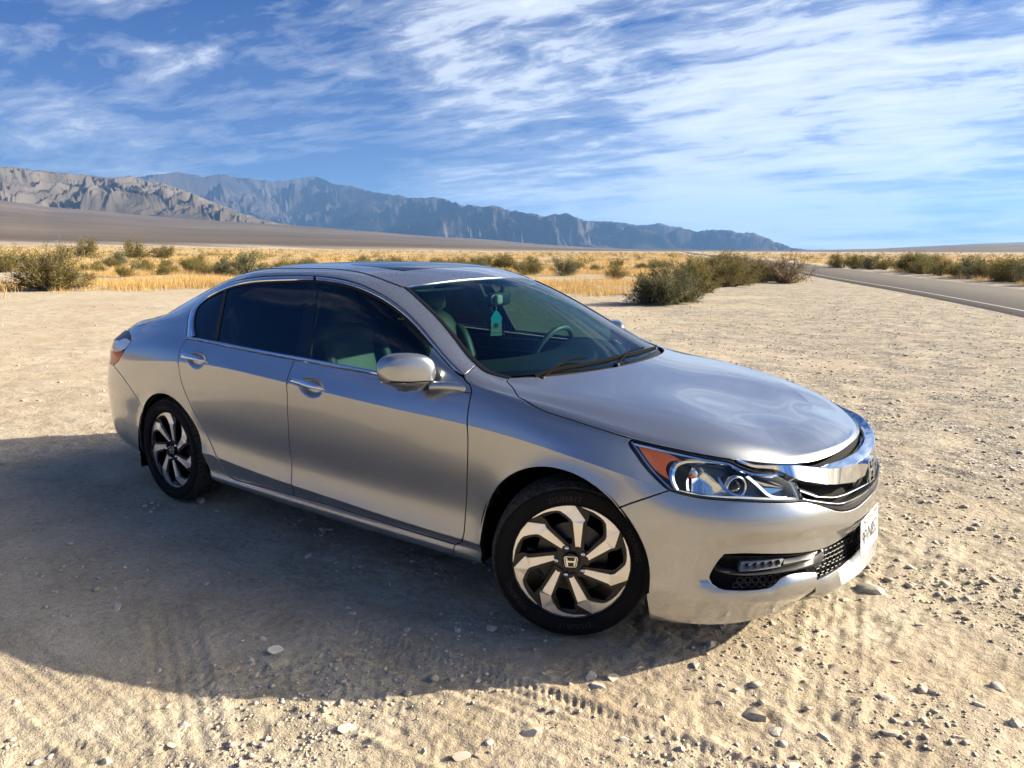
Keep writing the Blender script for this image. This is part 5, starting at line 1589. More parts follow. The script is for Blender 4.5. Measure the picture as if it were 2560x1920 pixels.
# wheel wells, inner liner, floor
for ax, az, ar in ARCH:
    for sg in (-1, 1):
        b = MB()
        b.lathe([(.384, sg * .905), (.388, sg * .86), (.388, sg * .50), (.05, sg * .48)], 40, c=(ax, 0, az), a0=rad(-6), a1=rad(186))
        b.build('wheel_liner', M['liner'], car)
        if ax < 0:
            b = MB(); b.box((ax - .386, sg * .845, .235), (.012, .10, .16)); b.build('mud_flap', M['liner'], car)
for sg in (-1, 1):
    us_ = np.linspace(0, UM, 150); vs_ = np.linspace(.03, VI['I'] - .03, 26)
    uu, vv = np.meshgrid(us_, vs_)
    P = SO(np.stack([uu.ravel(), vv.ravel()], 1), -.022, '', sg)
    idx = np.arange(len(P)).reshape(len(vs_), len(us_))
    F = np.stack([idx[:-1, :-1], idx[:-1, 1:], idx[1:, 1:], idx[1:, :-1]], -1).reshape(-1, 4)
    cen = P[F].mean(1)
    k = np.ones(len(F), bool)
    for ax, az, ar in ARCH: k &= (np.hypot(cen[:, 0] - ax, cen[:, 2] - az) > ar + .012) & ~((np.abs(cen[:, 0] - ax) < ar + .012) & (cen[:, 2] < az))
    uc = uu.ravel()[F].mean(1); vc = vv.ravel()[F].mean(1)
    k &= ~((uc > 5.12)) & ~((vc < .12) & (uc > 4.9)) & ~((uc < 1.35) & (vc > .6))
    obj('inner_shell', P, F[k], M['void'], car)  # near-black sheet added behind the skin as shade for the panel gaps
b = MB(); b.box((-1.40, 0, .235), (3.6, 1.30, .02)); b.box((-1.33, 0, .215), (1.94, 1.72, .02)); b.box((.45, 0, .45), (.5, 1.0, .4)); b.box((-3.3, 0, .45), (.75, 1.3, .45)); [b.box((-1.80, s_ * .66, .56), (2.8, .02, .66)) for s_ in (-1, 1)]; b.build('floor_pan_sun_block', M['void'], car)  # side walls and wider floor added to stop sun leaking through
# exhaust-side axle beam hint seen between the wheels
b = MB(); b.tube([(-2.776, -.70, .28), (-2.776, .70, .28)], .035, 10); b.tube([(0, -.60, .24), (0, .60, .24)], .03, 10); b.build('axle', M['void'], car)
# ------------------------------------------------------------------ mirrors, wipers, cabin
def mirror(side):
    mr = empty('door_mirror', (0, 0, 0), parent=car)
    # shell: sections across the car, blunt at the glass side, rounded towards the front
    n, m = 26, 30
    ys = np.linspace(0, 1, n)
    top, bot = [], []
    V_ = []
    for t in ys:
        y = .862 + .200 * t
        e = (1 - abs(2 * t - 1)**3.6)**.42 if 0 < t < 1 else .0
        e = max(e, .02)
        xc = -.650 - .110 * t**1.3 - (.06 if side > 0 else 0)
        zt = 1.080 + .012 * math.sin(t * 3.0) + .008 * t; zb = .932 + .028 * t**2
        zc = (zt + zb) / 2; hz = (zt - zb) / 2 * e
        dx = .060 * e + .004
        for k in range(m):
            a = 2 * math.pi * k / m
            cx_ = math.copysign(abs(math.cos(a))**.66, math.cos(a)); sz_ = math.copysign(abs(math.sin(a))**.60, math.sin(a))
            x = xc + dx * cx_ * (1.15 if cx_ > 0 else .55)
            V_.append((x, side * y, zc + hz * sz_))
    f = [(i * m + k, i * m + (k + 1) % m, (i + 1) * m + (k + 1) % m, (i + 1) * m + k) for i in range(n - 1) for k in range(m)] + [tuple(range(m)), tuple((n - 1) * m + k for k in range(m))]
    V_ = np.array(V_)
    low = [q for q in f if np.mean([V_[i][2] for i in q]) < .974]
    upf = [q for q in f if q not in low]
    so_ = obj('mirror_shell', V_, upf, PA, mr); fix_normals(so_)
    V2 = V_.copy(); c0 = V_.mean(0); V2[:, :2] = c0[:2] + (V_[:, :2] - c0[:2]) * .985
    # keel that hangs below the shell
    V2[:, 2] = np.where(V_[:, 2] < .945, V_[:, 2] - .012 * np.exp(-((np.abs(V_[:, 1]) - .985) / .05)**2), V_[:, 2])
    lo_ = obj('mirror_base_cover', V2, low, M['paint'], mr); fix_normals(lo_)
    # bright-lipped groove with the repeater
    pts = []
    for t in np.linspace(.12, .95, 20):
        y = .862 + .200 * t; e = max((1 - abs(2 * t - 1)**3.6)**.42, .02)
        pts.append((-.650 - (.06 if side > 0 else 0) - .110 * t**1.3 + (.060 * e + .004) * 1.15 + .0005, side * y, .976 + .002 * t))
    b = MB(); b.tube(pts, .0028, 6); b.build('turn_signal', M['gloss_black'], mr)
    # foot
    b = MB()
    sec = []
    for t in np.linspace(0, 1, 10):
        c_ = np.array([-.505, side * .868, .955]) * (1 - t) + np.array([-.64, side * .925, .952]) * t
        c_[2] += .004 * math.sin(t * 3.1)
        w_ = .065 * (1 - t) + .045 * t; h_ = .022 * (1 - t) + .016 * t
        for k in range(14):
            a = 2 * math.pi * k / 14
            sec.append(c_ + np.array([w_ * math.copysign(abs(math.cos(a))**.7, math.cos(a)), 0, h_ * math.copysign(abs(math.sin(a))**.7, math.sin(a))]))
    b.add(sec, [(i * 14 + k, i * 14 + (k + 1) % 14, (i + 1) * 14 + (k + 1) % 14, (i + 1) * 14 + k) for i in range(9) for k in range(14)])
    fo = b.build('mirror_foot', PA, mr); fix_normals(fo); sharp(fo, 50)
    # the glass, facing back
    b = MB(); b.add([(-.693, side * .882, .950), (-.762, side * 1.045, .970), (-.762, side * 1.045, 1.068), (-.693, side * .882, 1.068)], [(0, 1, 2, 3)])
    b.build('mirror_glass', M['reflector'], mr)


mirror(-1); mirror(1)
M['blade'] = mat('wiper_rubber', (.004, .004, .004), .9, Specular_IOR_Level=.08)
# wipers resting at the foot of the glass
for (pv, tip, hook) in (((-.150, -.10), (-.19, .42), 0), ((-.235, -.60), (-.20, -.13), 1)):
    wp = empty('wiper', (0, 0, 0), parent=car)
    def gl(x, y, off):
        # nearest point on glass surface by search
        uu = np.linspace(3.9, 4.42, 60); vv = np.linspace(VK, VM, 60)
        U2, V2_ = np.meshgrid(uu, vv)
        P = SO(np.stack([U2.ravel(), V2_.ravel()], 1), off, '', 1 if y >= 0 else -1)
        return P[np.argmin((P[:, 0] - x)**2 + (P[:, 1] - y)**2)]
    b = MB()
    a0 = np.array([*pv, gl(*pv, .0)[2] - .004]); a1 = gl((pv[0] + tip[0]) / 2 - .05, (pv[1] + tip[1]) / 2, .010); a2 = gl(tip[0] - .04, tip[1] - .10, .014)
    b.tube(crv([a0, a0 * .6 + a1 * .4 + [0, 0, .004], a1, a2], .04), [.009] + [.0055] * (len(crv([a0, a0 * .6 + a1 * .4 + [0, 0, .004], a1, a2], .04)) - 1), 8)
    b.build('wiper_arm', M['blade'], wp, 40)
    b = MB()
    ya, yb = pv[1] - .02, tip[1] + .08
    pts = [gl(-.178 - .10 * (abs(y) / .75)**2 - .02, y, .005) for y in np.linspace(ya, yb, 12)]
    b.tube(pts, .0055, 6); b.tube(np.array(pts) + [0.004, 0, -.006], .004, 5); b.build('wiper_blade', M['blade'], wp, 40)
    b = MB(); b.lathe([(.0001, .010), (.011, .009), (.014, .003), (.014, -.02)], 20, 'z', c=tuple(a0)); b.build('wiper_pivot', M['black'], wp, 40)

# dashboard: swept top following the windscreen foot
b = MB(); n, m = 30, 8
V_ = []
for i in range(n):
    y = -.70 + 1.40 * i / (n - 1)
    fx = -.30 - .28 * (abs(y) / .72)**2.2
    prof = [(fx, .985), (fx - .12, 1.00), (fx - .25, 1.005 + .02 * math.exp(-((y - .37) / .20)**2)), (fx - .36, .995 + .03 * math.exp(-((y - .37) / .2)**2)), (fx - .42, .955), (fx - .44, .85), (fx - .40, .70), (fx - .30, .55)]
    prof = [(max(x, -1.05), z) for x, z in prof]
    V_ += [(x, y, z) for x, z in prof]
b.add(V_, [(i * m + j, (i + 1) * m + j, (i + 1) * m + j + 1, i * m + j + 1) for i in range(n - 1) for j in range(m - 1)])
o_ = b.build('dashboard', M['dash'], car); fix_normals(o_); sharp(o_, 60)
# steering wheel
sw = empty('steering_wheel', (-.84, .37, .925), parent=car)
til = Matrix.Rotation(rad(24), 3, 'Y')
b = MB()
ringp = [(0, .185 * math.cos(a), .185 * math.sin(a)) for a in np.linspace(0, 2 * math.pi, 49)]
b.tube([tuple(til @ Vector(p)) for p in ringp], .0155, 10, False); b.build('rim', M['seat'], sw, 60)
b = MB(); b.add(*superbox((0.01, 0, -.01), (.06, .16, .11), 3, 20)); b.v = [tuple(til @ Vector(p)) for p in b.v]; b.build('hub', M['dash'], sw, 60)
for a in (rad(5), rad(175), rad(268)):
    b = MB(); b.tube([tuple(til @ Vector((0, .05 * math.cos(a), .05 * math.sin(a)))), tuple(til @ Vector((0, .18 * math.cos(a), .18 * math.sin(a))))], .014, 8); b.build('spoke', M['satin'], sw, 60)
# seats
for y0 in (-.37, .37):
    st = empty('seat', (-1.35, y0, .30), parent=car)
    lean = np.array(Matrix.Rotation(rad(-20), 3, 'Y'))
    obj('cushion', *superbox((-.02, 0, .20), (.54, .50, .20), 4, 28), M['seat'], st)
    obj('backrest', *superbox((-.36, 0, .52), (.16, .48, .66), 4, 28, lean), M['seat'], st)
    obj('headrest', *superbox((-.44, 0, .915), (.11, .25, .19), 3.2, 24, lean), M['seat'], st)
    for s_ in (-.06, .06):
        b = MB(); b.tube([(-.42, s_, .80), (-.45, s_, .88)], .006, 8); b.build('headrest_post', M['satin'], st, 60)
    for s_ in (-1, 1):
        obj('bolster', *superbox((-.33, s_ * .205, .50), (.22, .10, .50), 3.2, 20, lean), M['seat'], st)
st = empty('rear_bench', (-2.35, 0, .30), parent=car)
lean = np.array(Matrix.Rotation(rad(-24), 3, 'Y'))
obj('cushion', *superbox((0, 0, .20), (.50, 1.30, .20), 5, 28), M['seat'], st)
obj('backrest', *superbox((-.36, 0, .50), (.16, 1.30, .60), 5, 28, lean), M['seat'], st)
for y_ in (-.38, 0, .38): obj('headrest', *superbox((-.52, y_, .84), (.10, .25, .15), 3.2, 20, lean), M['seat'], st)
b = MB(); b.box((-2.95, 0, 1.03), (.30, 1.15, .02)); b.build('parcel_shelf', M['interior'], car)
# light trim on the centre posts and a door card on each side
for sg in (-1, 1):
    b = MB(); b.add([(-1.53, sg * .845, .96), (-1.63, sg * .845, .96), (-1.70, sg * .66, 1.33), (-1.60, sg * .66, 1.33), (-1.53, sg * .82, .96), (-1.63, sg * .82, .96), (-1.70, sg * .635, 1.33), (-1.60, sg * .635, 1.33)],
                   [(0, 1, 2, 3), (4, 7, 6, 5), (0, 3, 7, 4), (1, 5, 6, 2)]); b.build('post_trim', M['trim'], car)
    b = MB(); b.box((-1.0, sg * .80, .70), (1.15, .06, .50)); b.box((-1.0, sg * .74, .74), (.6, .08, .05)); b.box((-2.05, sg * .80, .70), (.85, .06, .50)); b.build('door_card', M['dash'], car)
# rear-view mirror
rm = empty('rearview_mirror', (-.925, -.01, 1.268), rz=rad(14), parent=car)
obj('mirror_case', *superbox((0, 0, 0), (.045, .27, .075), 4, 28), M['dark_grey'], rm)
b = MB(); b.add([(-.0235, -.125, -.030), (-.0235, .125, -.030), (-.0235, .125, .030), (-.0235, -.125, .030)], [(0, 1, 2, 3)]); b.build('mirror_glass', M['reflector'], rm)
obj('sensor_pod', *superbox((.03, -.08, .002), (.03, .07, .05), 4, 18), M['trim'], rm)
b = MB(); b.tube([(.0, 0, .02), (.02, 0, .05), (.02, 0, .075)], .012, 8); b.build('mirror_stem', M['dark_grey'], rm, 60)
for sg in (-1, 1):
    obj('sun_visor', *superbox((-1.12, sg * .34, 1.345), (.17, .40, .02), 5, 20, np.array(Matrix.Rotation(rad(12), 3, 'Y'))), M['trim'], car)
# hanging air freshener: its own thing
af = empty('air_freshener', (-.895, -.075, 1.245), rz=rad(-35), label='small teal gel air freshener hanging from the rear-view mirror behind the windscreen', cat='air freshener')
M['teal'] = mat('teal_gel', (.02, .62, .85), .2, 0, Coat_Weight=.5)
M['teal_pack'] = mat('clear_pack', (.30, .46, .42), .25)
b = MB(); b.tube([(0, 0, .0), (.002, 0, -.02), (0, 0, -.034)], .0018, 6); b.tube([(0, 0, .0), (.006, 0, .012), (0, 0, .020), (-.006, 0, .012), (0, 0, 0)], .0015, 6); b.build('cord', M['plate'], af)
TY = lambda y, z, d: (d, y, z)
b = MB(); b.prism([(-.030, -.085), (-.026, -.10), (.026, -.10), (.030, -.085), (.030, -.070), (.008, -.036), (-.008, -.036), (-.030, -.070)][::-1], -.006, .006, TY); b.build('gel_pouch', M['teal'], af)
b = MB(); b.prism([(-.030, -.150), (.030, -.150), (.030, -.100), (-.030, -.100)], -.005, .005, TY); b.prism([(-.033, -.168), (.033, -.168), (.031, -.152), (-.031, -.152)], -.004, .004, TY); b.build('clear_pack', M['teal_pack'], af)
b = MB(); b.lathe([(.0001, .0085), (.010, .0080), (.012, .005)], 20, 'x', c=(0, .002, -.112)); b.build('label_disc', M['seat'], af)
# small red sticker inside the glass on the driver side
b = MB(); P0 = SO([(4.137, 1.583)], -.008, '', 1)[0]; b.box(P0, (.03, .03, .04)); b.v = [tuple(p) for p in SO([(4.12, 1.575), (4.155, 1.575), (4.155, 1.59), (4.12, 1.59)], -.006, '', 1)]; b.f = [(0, 1, 2, 3)]
b.build('sticker', mat('pink_sticker', (.55, .18, .17), .5), car)
# ------------------------------------------------------------------ desert shrubs
rng = np.random.default_rng(7)


def leafmat(name, c0, c1, c2):
    m = bpy.data.materials.new(name); m.use_nodes = True
    t = m.node_tree; b = t.nodes['Principled BSDF']; b.inputs['Roughness'].default_value = .75; b.inputs['Specular IOR Level'].default_value = .25
    a = ND(t, 'ShaderNodeAttribute', attribute_name='tone').outputs['Fac']
    oi = ND(t, 'ShaderNodeObjectInfo').outputs['Random']
    f = math_n(t, 'ADD', math_n(t, 'MULTIPLY', a, .75), math_n(t, 'MULTIPLY', oi, .25))
    t.links.new(ramp(t, f, [(0, c0), (.5, c1), (1, c2)]), b.inputs['Base Color'])
    tr = ND(t, 'ShaderNodeBsdfTranslucent'); t.links.new(ramp(t, f, [(0, c0), (.5, c1), (1, c2)]), tr.inputs[0])
    mx = ND(t, 'ShaderNodeMixShader', i_0=.25); t.links.new(b.outputs[0], mx.inputs[1]); t.links.new(tr.outputs[0], mx.inputs[2])
    t.links.new(mx.outputs[0], t.nodes['Material Output'].inputs[0])
    return m


LM = {'olive': leafmat('creosote_leaf', (.095, .080, .022), (.170, .142, .036), (.270, .220, .065)),
      'grey': leafmat('saltbush_leaf', (.095, .100, .048), (.155, .155, .075), (.235, .225, .120)),
      'dry': leafmat('dry_shrub_twigs', (.150, .095, .045), (.240, .160, .075), (.340, .240, .120)),
      'straw': leafmat('straw', (.410, .265, .100), (.600, .405, .160), (.750, .545, .250))}
TW = mat('grey_twig', (.17, .13, .095), .9)


def shrub_mesh(seed, w, h, nstem, nleaf, leaf, key, dens=1.0, upright=.5, tiers=3):
    """stems fan out of one foot and fork; leaf clumps gather on the outer twigs, with gaps between"""
    r = np.random.default_rng(seed)
    SV, SF = [], []; tips = []
    def seg(a, b, r0, r1, k=4):
        d = b - a; L = np.linalg.norm(d)
        if L < 1e-6: return
        d /= L; q = np.cross(d, [.3, .2, 1.]); q /= np.linalg.norm(q); e = np.cross(d, q); o = len(SV)
        for c_, rr in ((a, r0), (b, r1)):
            for i in range(k):
                an = 2 * math.pi * i / k; SV.append(c_ + rr * (math.cos(an) * q + math.sin(an) * e))
        for i in range(k): SF.append((o + i, o + (i + 1) % k, o + k + (i + 1) % k, o + k + i))
    for s_ in range(nstem):
        an = r.uniform(0, 2 * math.pi); el = math.acos(r.uniform(upright * .3, .99)) if r.random() < .5 else r.uniform(.15, 1.25)
        d = np.array([math.cos(an) * math.sin(el), math.sin(an) * math.sin(el), math.cos(el)])
        L = 1 / math.sqrt((d[0]**2 + d[1]**2) / (w / 2)**2 + d[2]**2 / h**2) * r.uniform(.72, 1.06)
        p = np.array([r.normal(0, .05 * w), r.normal(0, .05 * w), 0.]); q0 = p
        steps = 5
        for k in range(1, steps + 1):
            t_ = k / steps
            q1 = p + d * L * t_ + r.normal(0, .035 * L, 3) * [1, 1, .6]; q1[2] = max(q1[2], .02)
            seg(q0, q1, .012 * w * (1 - .8 * (k - 1) / steps) + .002, .012 * w * (1 - .8 * k / steps) + .002)
            if k >= 2:
                for _ in range(tiers):
                    dd = d + r.normal(0, .55, 3); dd /= np.linalg.norm(dd); ll = L * r.uniform(.10, .30)
                    q2 = q1 + dd * ll; q2[2] = max(q2[2], .03)
                    seg(q1, q2, .004 * w + .001, .0015 * w + .001, 3); tips.append((q1, q2, d))
            q0 = q1
        tips.append((q0 - d * L * .1, q0, d))
    tips_ = tips; n = nleaf
    ti = r.integers(0, len(tips_), n)
    A = np.array([tips_[i][0] for i in ti]); B = np.array([tips_[i][1] for i in ti]); D = np.array([tips_[i][2] for i in ti])
    t_ = r.uniform(.1, 1.1, n)[:, None]
    P = A + (B - A) * t_ + r.normal(0, leaf * 1.9, (n, 3))
    P[:, 2] = np.maximum(P[:, 2], .03 + .05 * h)
    ax = D + r.normal(0, .6, (n, 3)); ax /= np.linalg.norm(ax, axis=1)[:, None]
    sd = np.cross(ax, r.normal(0, 1, (n, 3))); sd /= np.linalg.norm(sd, axis=1)[:, None]
    ls = leaf * r.uniform(.6, 1.5, n)[:, None]
    V_ = np.stack([P - sd * ls * .30, P + ax * ls * .55 - sd * ls * .12, P + ax * ls * 1.1, P + ax * ls * .4 + sd * ls * .34], 1).reshape(-1, 3)
    Q_ = np.arange(4 * n).reshape(n, 4)
    tone = np.repeat(np.clip(.5 + .35 * np.sin(ti * 1.7) + r.normal(0, .22, n), 0, 1), 4)
    fo = fast_mesh('foliage', V_, Q_, LM[key], False, {'tone': tone})
    st = fast_mesh('stems', np.array(SV), np.array(SF), TW, False)
    return fo, st


def add_shrub(meshes, x, y, s, rz, label, group=None, name='creosote_bush', sz=1.0, cat='bush'):
    o = empty(name, (x, y, float(gz([x], [y])[0]) - .02), rz, label, cat, group)
    o.scale = (s, s, s * sz)
    link('foliage', meshes[0], parent=o); link('stems', meshes[1], parent=o)
    return o


def up(px, py, z=0.0):
    d = _f + _r * ((px - 1280) / FPX) + _u * ((960 - py) / FPX)
    return CAM + d * (z - CAM[2]) / d[2]


near_g = shrub_mesh(1, 1.9, 1.22, 70, 34000, .042, 'grey', upright=.2, tiers=5)
near_o = shrub_mesh(2, 1.9, 1.35, 50, 20000, .038, 'olive', tiers=4)
near_o2 = shrub_mesh(3, 2.8, 1.35, 48, 16000, .040, 'olive', tiers=3)
near_d = shrub_mesh(4, 2.3, 1.2, 44, 8000, .038, 'dry', tiers=3)
left_o = shrub_mesh(5, 3.3, 1.7, 70, 24000, .050, 'olive', tiers=4)
mid = [shrub_mesh(20 + i, 2.3, 1.25, 26, 5200, .062, ('olive', 'olive', 'grey', 'olive')[i], tiers=2) for i in range(4)]
far = [shrub_mesh(40 + i, 2.4, 1.2, 9, 420, .17, ('olive', 'olive', 'olive')[i], tiers=1) for i in range(3)]
add_shrub(near_g, -8.2, 17.3, .90, 0.3, 'dense grey-green bush in front of the right cluster, nearest to the windscreen')
add_shrub(near_o, -9.4, 22.4, .92, 1.3, 'olive bush standing just behind and right of the dense grey-green bush')
add_shrub(near_o2, -11.4, 31.2, 1.0, 2.2, 'sparse olive bush with bare lower stems in the right cluster')
add_shrub(near_d, -10.0, 34.5, 1.10, 0.2, 'dry brownish bush at the road end of the right cluster')
add_shrub(near_o2, -13.4, 35.0, .95, 4.2, 'olive bush at the back of the right cluster')
for (px, py, s_, ms_, lb) in ((1722, 726, .9, near_o, 'olive bush filling the gap behind the dense grey-green bush'), (1822, 716, .85, near_o2, 'olive bush in the middle of the right cluster'), (1905, 705, .85, near_o, 'upright olive bush near the road end of the right cluster'),
                         (1785, 700, .95, near_o2, 'wide olive bush at the rear of the right cluster, left half'), (1850, 690, 1.0, near_o, 'olive bush at the rear of the right cluster, right half'), (1950, 702, .8, near_d, 'small dry bush at the road end of the right cluster')):
    P = up(px, py); add_shrub(ms_, P[0], P[1], s_, px * .7, lb)
add_shrub(left_o, -29.4, 9.6, .86, 0.9, 'largest bush, sprawling at the left edge of the dirt pullout')
for (px, py, w_, lb) in ((6, 684, 2.6, 'bush cut off by the left edge of the photo'), (300, 672, 2.3, 'olive bush just behind and right of the largest bush'), (474, 679, 1.75, 'rounded olive bush in straw grass left of the car roof'),
                         (619, 690, 2.6, 'grey-green bush with bare stems rising just behind the car roof'), (414, 655, 3.0, 'dark olive bush behind the rounded one left of the car roof'), (341, 655, 3.9, 'broad olive bush in mid field above the largest bush'),
                         (217, 653, 4.2, 'broad olive bush straight behind the largest bush'), (1261, 674, 2.3, 'olive bush in straw grass right above the windscreen top'), (1407, 690, 2.1, 'dark bush standing alone in straw grass left of the right cluster'),
                         (1540, 699, 1.4, 'small round bush between the lone dark bush and the right cluster')):
    P = up(px, py); k = int(rng.integers(0, 4))
    add_shrub(mid[2] if px == 619 else mid[k], P[0], P[1], w_ / 2.3, rng.uniform(0, 6), lb)
# the row along the far side of the road
ROWX = [2038, 2075, 2113, 2145, 2180, 2215, 2240, 2300, 2350, 2390, 2425, 2462, 2495, 2535, 2565, 2620, 2330, 2270]
ORD = 'first second third fourth fifth sixth seventh eighth ninth tenth eleventh twelfth thirteenth fourteenth fifteenth sixteenth seventeenth eighteenth'.split()
for i, (px, py, w_) in enumerate(((2038, 668, 2.3), (2075, 669, 2.2), (2113, 671, 2.2), (2145, 672, 1.6), (2180, 675, 2.2), (2215, 678, 2.6), (2240, 681, 2.2), (2300, 683, 1.9), (2350, 687, 1.8), (2390, 690, 1.6), (2425, 693, 2.3), (2462, 695, 2.0), (2495, 699, 1.9), (2535, 702, 2.2), (2565, 706, 2.0), (2620, 712, 2.0), (2330, 680, 2.3), (2270, 677, 2.2))):
    P = up(px, py + 3)
    if abs(float(road_dist(np.array([P[0]]), np.array([P[1]]))[0])) < 4.4: P = P + np.array([1.6, 1.8, 0])
    add_shrub(mid[i % 4], P[0], P[1], w_ / 2.3, rng.uniform(0, 6), ('%s creosote bush from the left in the row beyond the far edge of the road' % ORD[sorted(ROWX).index(px)]), 'bushes along the far side of the road')
# scattered bushes of the plain, thinning with distance
placed = []; cnt = 0
farpts = []
NT = 5600
AZ = rng.uniform(74, 184, NT); RR = np.exp(rng.uniform(math.log(38), math.log(900), NT))
XX, YY = CX + RR * np.cos(np.radians(AZ)), CY + RR * np.sin(np.radians(AZ)); RD = road_dist(XX, YY)
DN = .44 + .9 * fbm(XX / 22, YY / 22, 2, 91) + np.where(RD < 0, .30, 0) + .15 * sst(RR, 120, 300)
for tries in range(NT):
    az, r_ = AZ[tries], RR[tries]
    x, y = XX[tries], YY[tries]
    lim = np.interp(az, [84, 100, 112, 118, 124, 130, 142, 150, 165], [52, 60, 66, 46, 46, 42, 44, 46, 40])
    if r_ < lim: continue
    rd_ = RD[tries]
    if -5.5 < rd_ < 6.5: continue
    if az < 118 and rd_ > 0 and r_ < 60: continue
    dn = DN[tries]
    if rng.random() > dn: continue
    sp = 1.6 + r_ * .006
    if any((x - a)**2 + (y - b)**2 < sp * sp for a, b in placed[-500:]): continue
    placed.append((x, y))
for x, y in sorted(placed, key=lambda p: math.hypot(p[0] - CX, p[1] - CY)):
    r_ = math.hypot(x - CX, y - CY); s_ = float(rng.choice([rng.uniform(.25, .5), rng.uniform(.4, .85)]))
    if cnt < 255:
        ms = mid[int(rng.integers(0, 4))] if r_ < 120 else far[int(rng.integers(0, 3))]
        if r_ > 110: s_ *= .75
        add_shrub(ms, x, y, s_, rng.uniform(0, 6), 'olive creosote bush scattered in the straw grass of the plain', 'creosote bushes scattered over the plain', sz=float(rng.uniform(.8, 1.1)))
        cnt += 1
    else:
        farpts.append((x, y, s_ * .62))


def mesh_arrays(me):
    v = np.zeros(len(me.vertices) * 3, np.float32); me.vertices.foreach_get('co', v)
    q = np.zeros(len(me.loops), np.int32); me.loops.foreach_get('vertex_index', q)
    tn = np.zeros(len(me.vertices), np.float32)
    if 'tone' in me.attributes: me.attributes['tone'].data.foreach_get('value', tn)
    return v.reshape(-1, 3), q.reshape(-1, len(q) // len(me.polygons)), tn


fv, fq, ft = mesh_arrays(shrub_mesh(60, 2.4, 1.05, 8, 110, .30, 'olive', tiers=1)[0])
VV, QQ, TT = [], [], []; o = 0
fp = np.array(farpts); zz = gz(fp[:, 0], fp[:, 1], False)
for (x, y, s_), z in zip(farpts, zz):
    a = rng.uniform(0, 6); c_, s2 = math.cos(a), math.sin(a)
    v = fv * s_; VV.append(np.stack([v[:, 0] * c_ - v[:, 1] * s2 + x, v[:, 0] * s2 + v[:, 1] * c_ + y, v[:, 2] + z], 1)); QQ.append(fq + o); TT.append(np.clip(ft + rng.normal(0, .15), 0, 1)); o += len(v)
link('distant_scrub', fast_mesh('distant_scrub', np.concatenate(VV), np.concatenate(QQ), LM['olive'], False, {'tone': np.concatenate(TT)}), 'stuff')

# ------------------------------------------------------------------ straw grass
def tufts(n, rlo, rhi, hgt, wid, blades, bw, seed, azr=(74, 186)):
    r = np.random.default_rng(seed)
    az = r.uniform(*azr, n * 5); rr = np.exp(r.uniform(math.log(rlo), math.log(rhi), n * 5))
    x = CX + rr * np.cos(np.radians(az)); y = CY + rr * np.sin(np.radians(az))
    edge = np.interp(az, [84, 100, 108, 113, 118, 124, 130, 136, 142, 150, 156, 165], [44, 50, 62, 46, 33, 29, 31, 32, 34, 34, 33, 31]) * (1 + .22 * fbm(x / 6, y / 6, 3, 33))
    rd_ = road_dist(x, y)
    p = sst(rr, edge * .78, edge * 1.25)**1.5 * np.clip(.35 + 1.5 * fbm(x / 9, y / 9, 3, 77), 0, 1)
    p = np.where(rd_ < 0, np.clip(.2 + 1.6 * fbm(x / 7, y / 7, 3, 79), 0, 1), p)
    p = np.where((rd_ > -4.6) & (rd_ < 6.0), 0, p)
    k = np.where(r.random(n * 5) < p)[0][:n]
    x, y, rr = x[k], y[k], rr[k]; n = len(k); z = gz(x, y, False)
    sc = r.uniform(.5, 1.25, n)
    a = r.uniform(0, 2 * math.pi, (n, blades)); el = np.abs(r.normal(0, .42, (n, blades)))
    L = hgt * sc[:, None] * r.uniform(.45, 1.1, (n, blades))
    bx = x[:, None] + r.normal(0, wid, (n, blades)) * sc[:, None]; by = y[:, None] + r.normal(0, wid, (n, blades)) * sc[:, None]
    dx, dy, dz = np.sin(el) * np.cos(a), np.sin(el) * np.sin(a), np.cos(el)
    ww = bw * r.uniform(.6, 1.4, (n, blades)); b_ = r.uniform(0, 2 * math.pi, (n, blades)); ex, ey = np.cos(b_) * ww, np.sin(b_) * ww
    Z0 = np.broadcast_to(z[:, None], bx.shape)
    V_ = np.stack([np.stack([bx - ex, by - ey, Z0 - .02], -1), np.stack([bx + ex, by + ey, Z0 - .02], -1), np.stack([bx + dx * L, by + dy * L, Z0 + dz * L], -1)], 2).reshape(-1, 3)
    tone = np.repeat(np.clip(.5 + .5 * fbm(x / 5, y / 5, 2, 15)[:, None] + r.normal(0, .2, (n, blades)), 0, 1).ravel(), 3)
    return V_, tone


parts_ = [tufts(7000, 26, 60, .34, .20, 22, .007, 1), tufts(12000, 60, 170, .36, .35, 16, .020, 2), tufts(12000, 170, 520, .34, .9, 9, .085, 3)]
V_ = np.concatenate([p[0] for p in parts_]); tn = np.concatenate([p[1] for p in parts_])
link('dry_grass', fast_mesh('dry_grass', V_, np.arange(len(V_)).reshape(-1, 3), LM['straw'], False, {'tone': tn}), 'stuff')
bpy.data.objects['dry_grass']['label'] = 'golden straw grass covering the plain between the bushes'
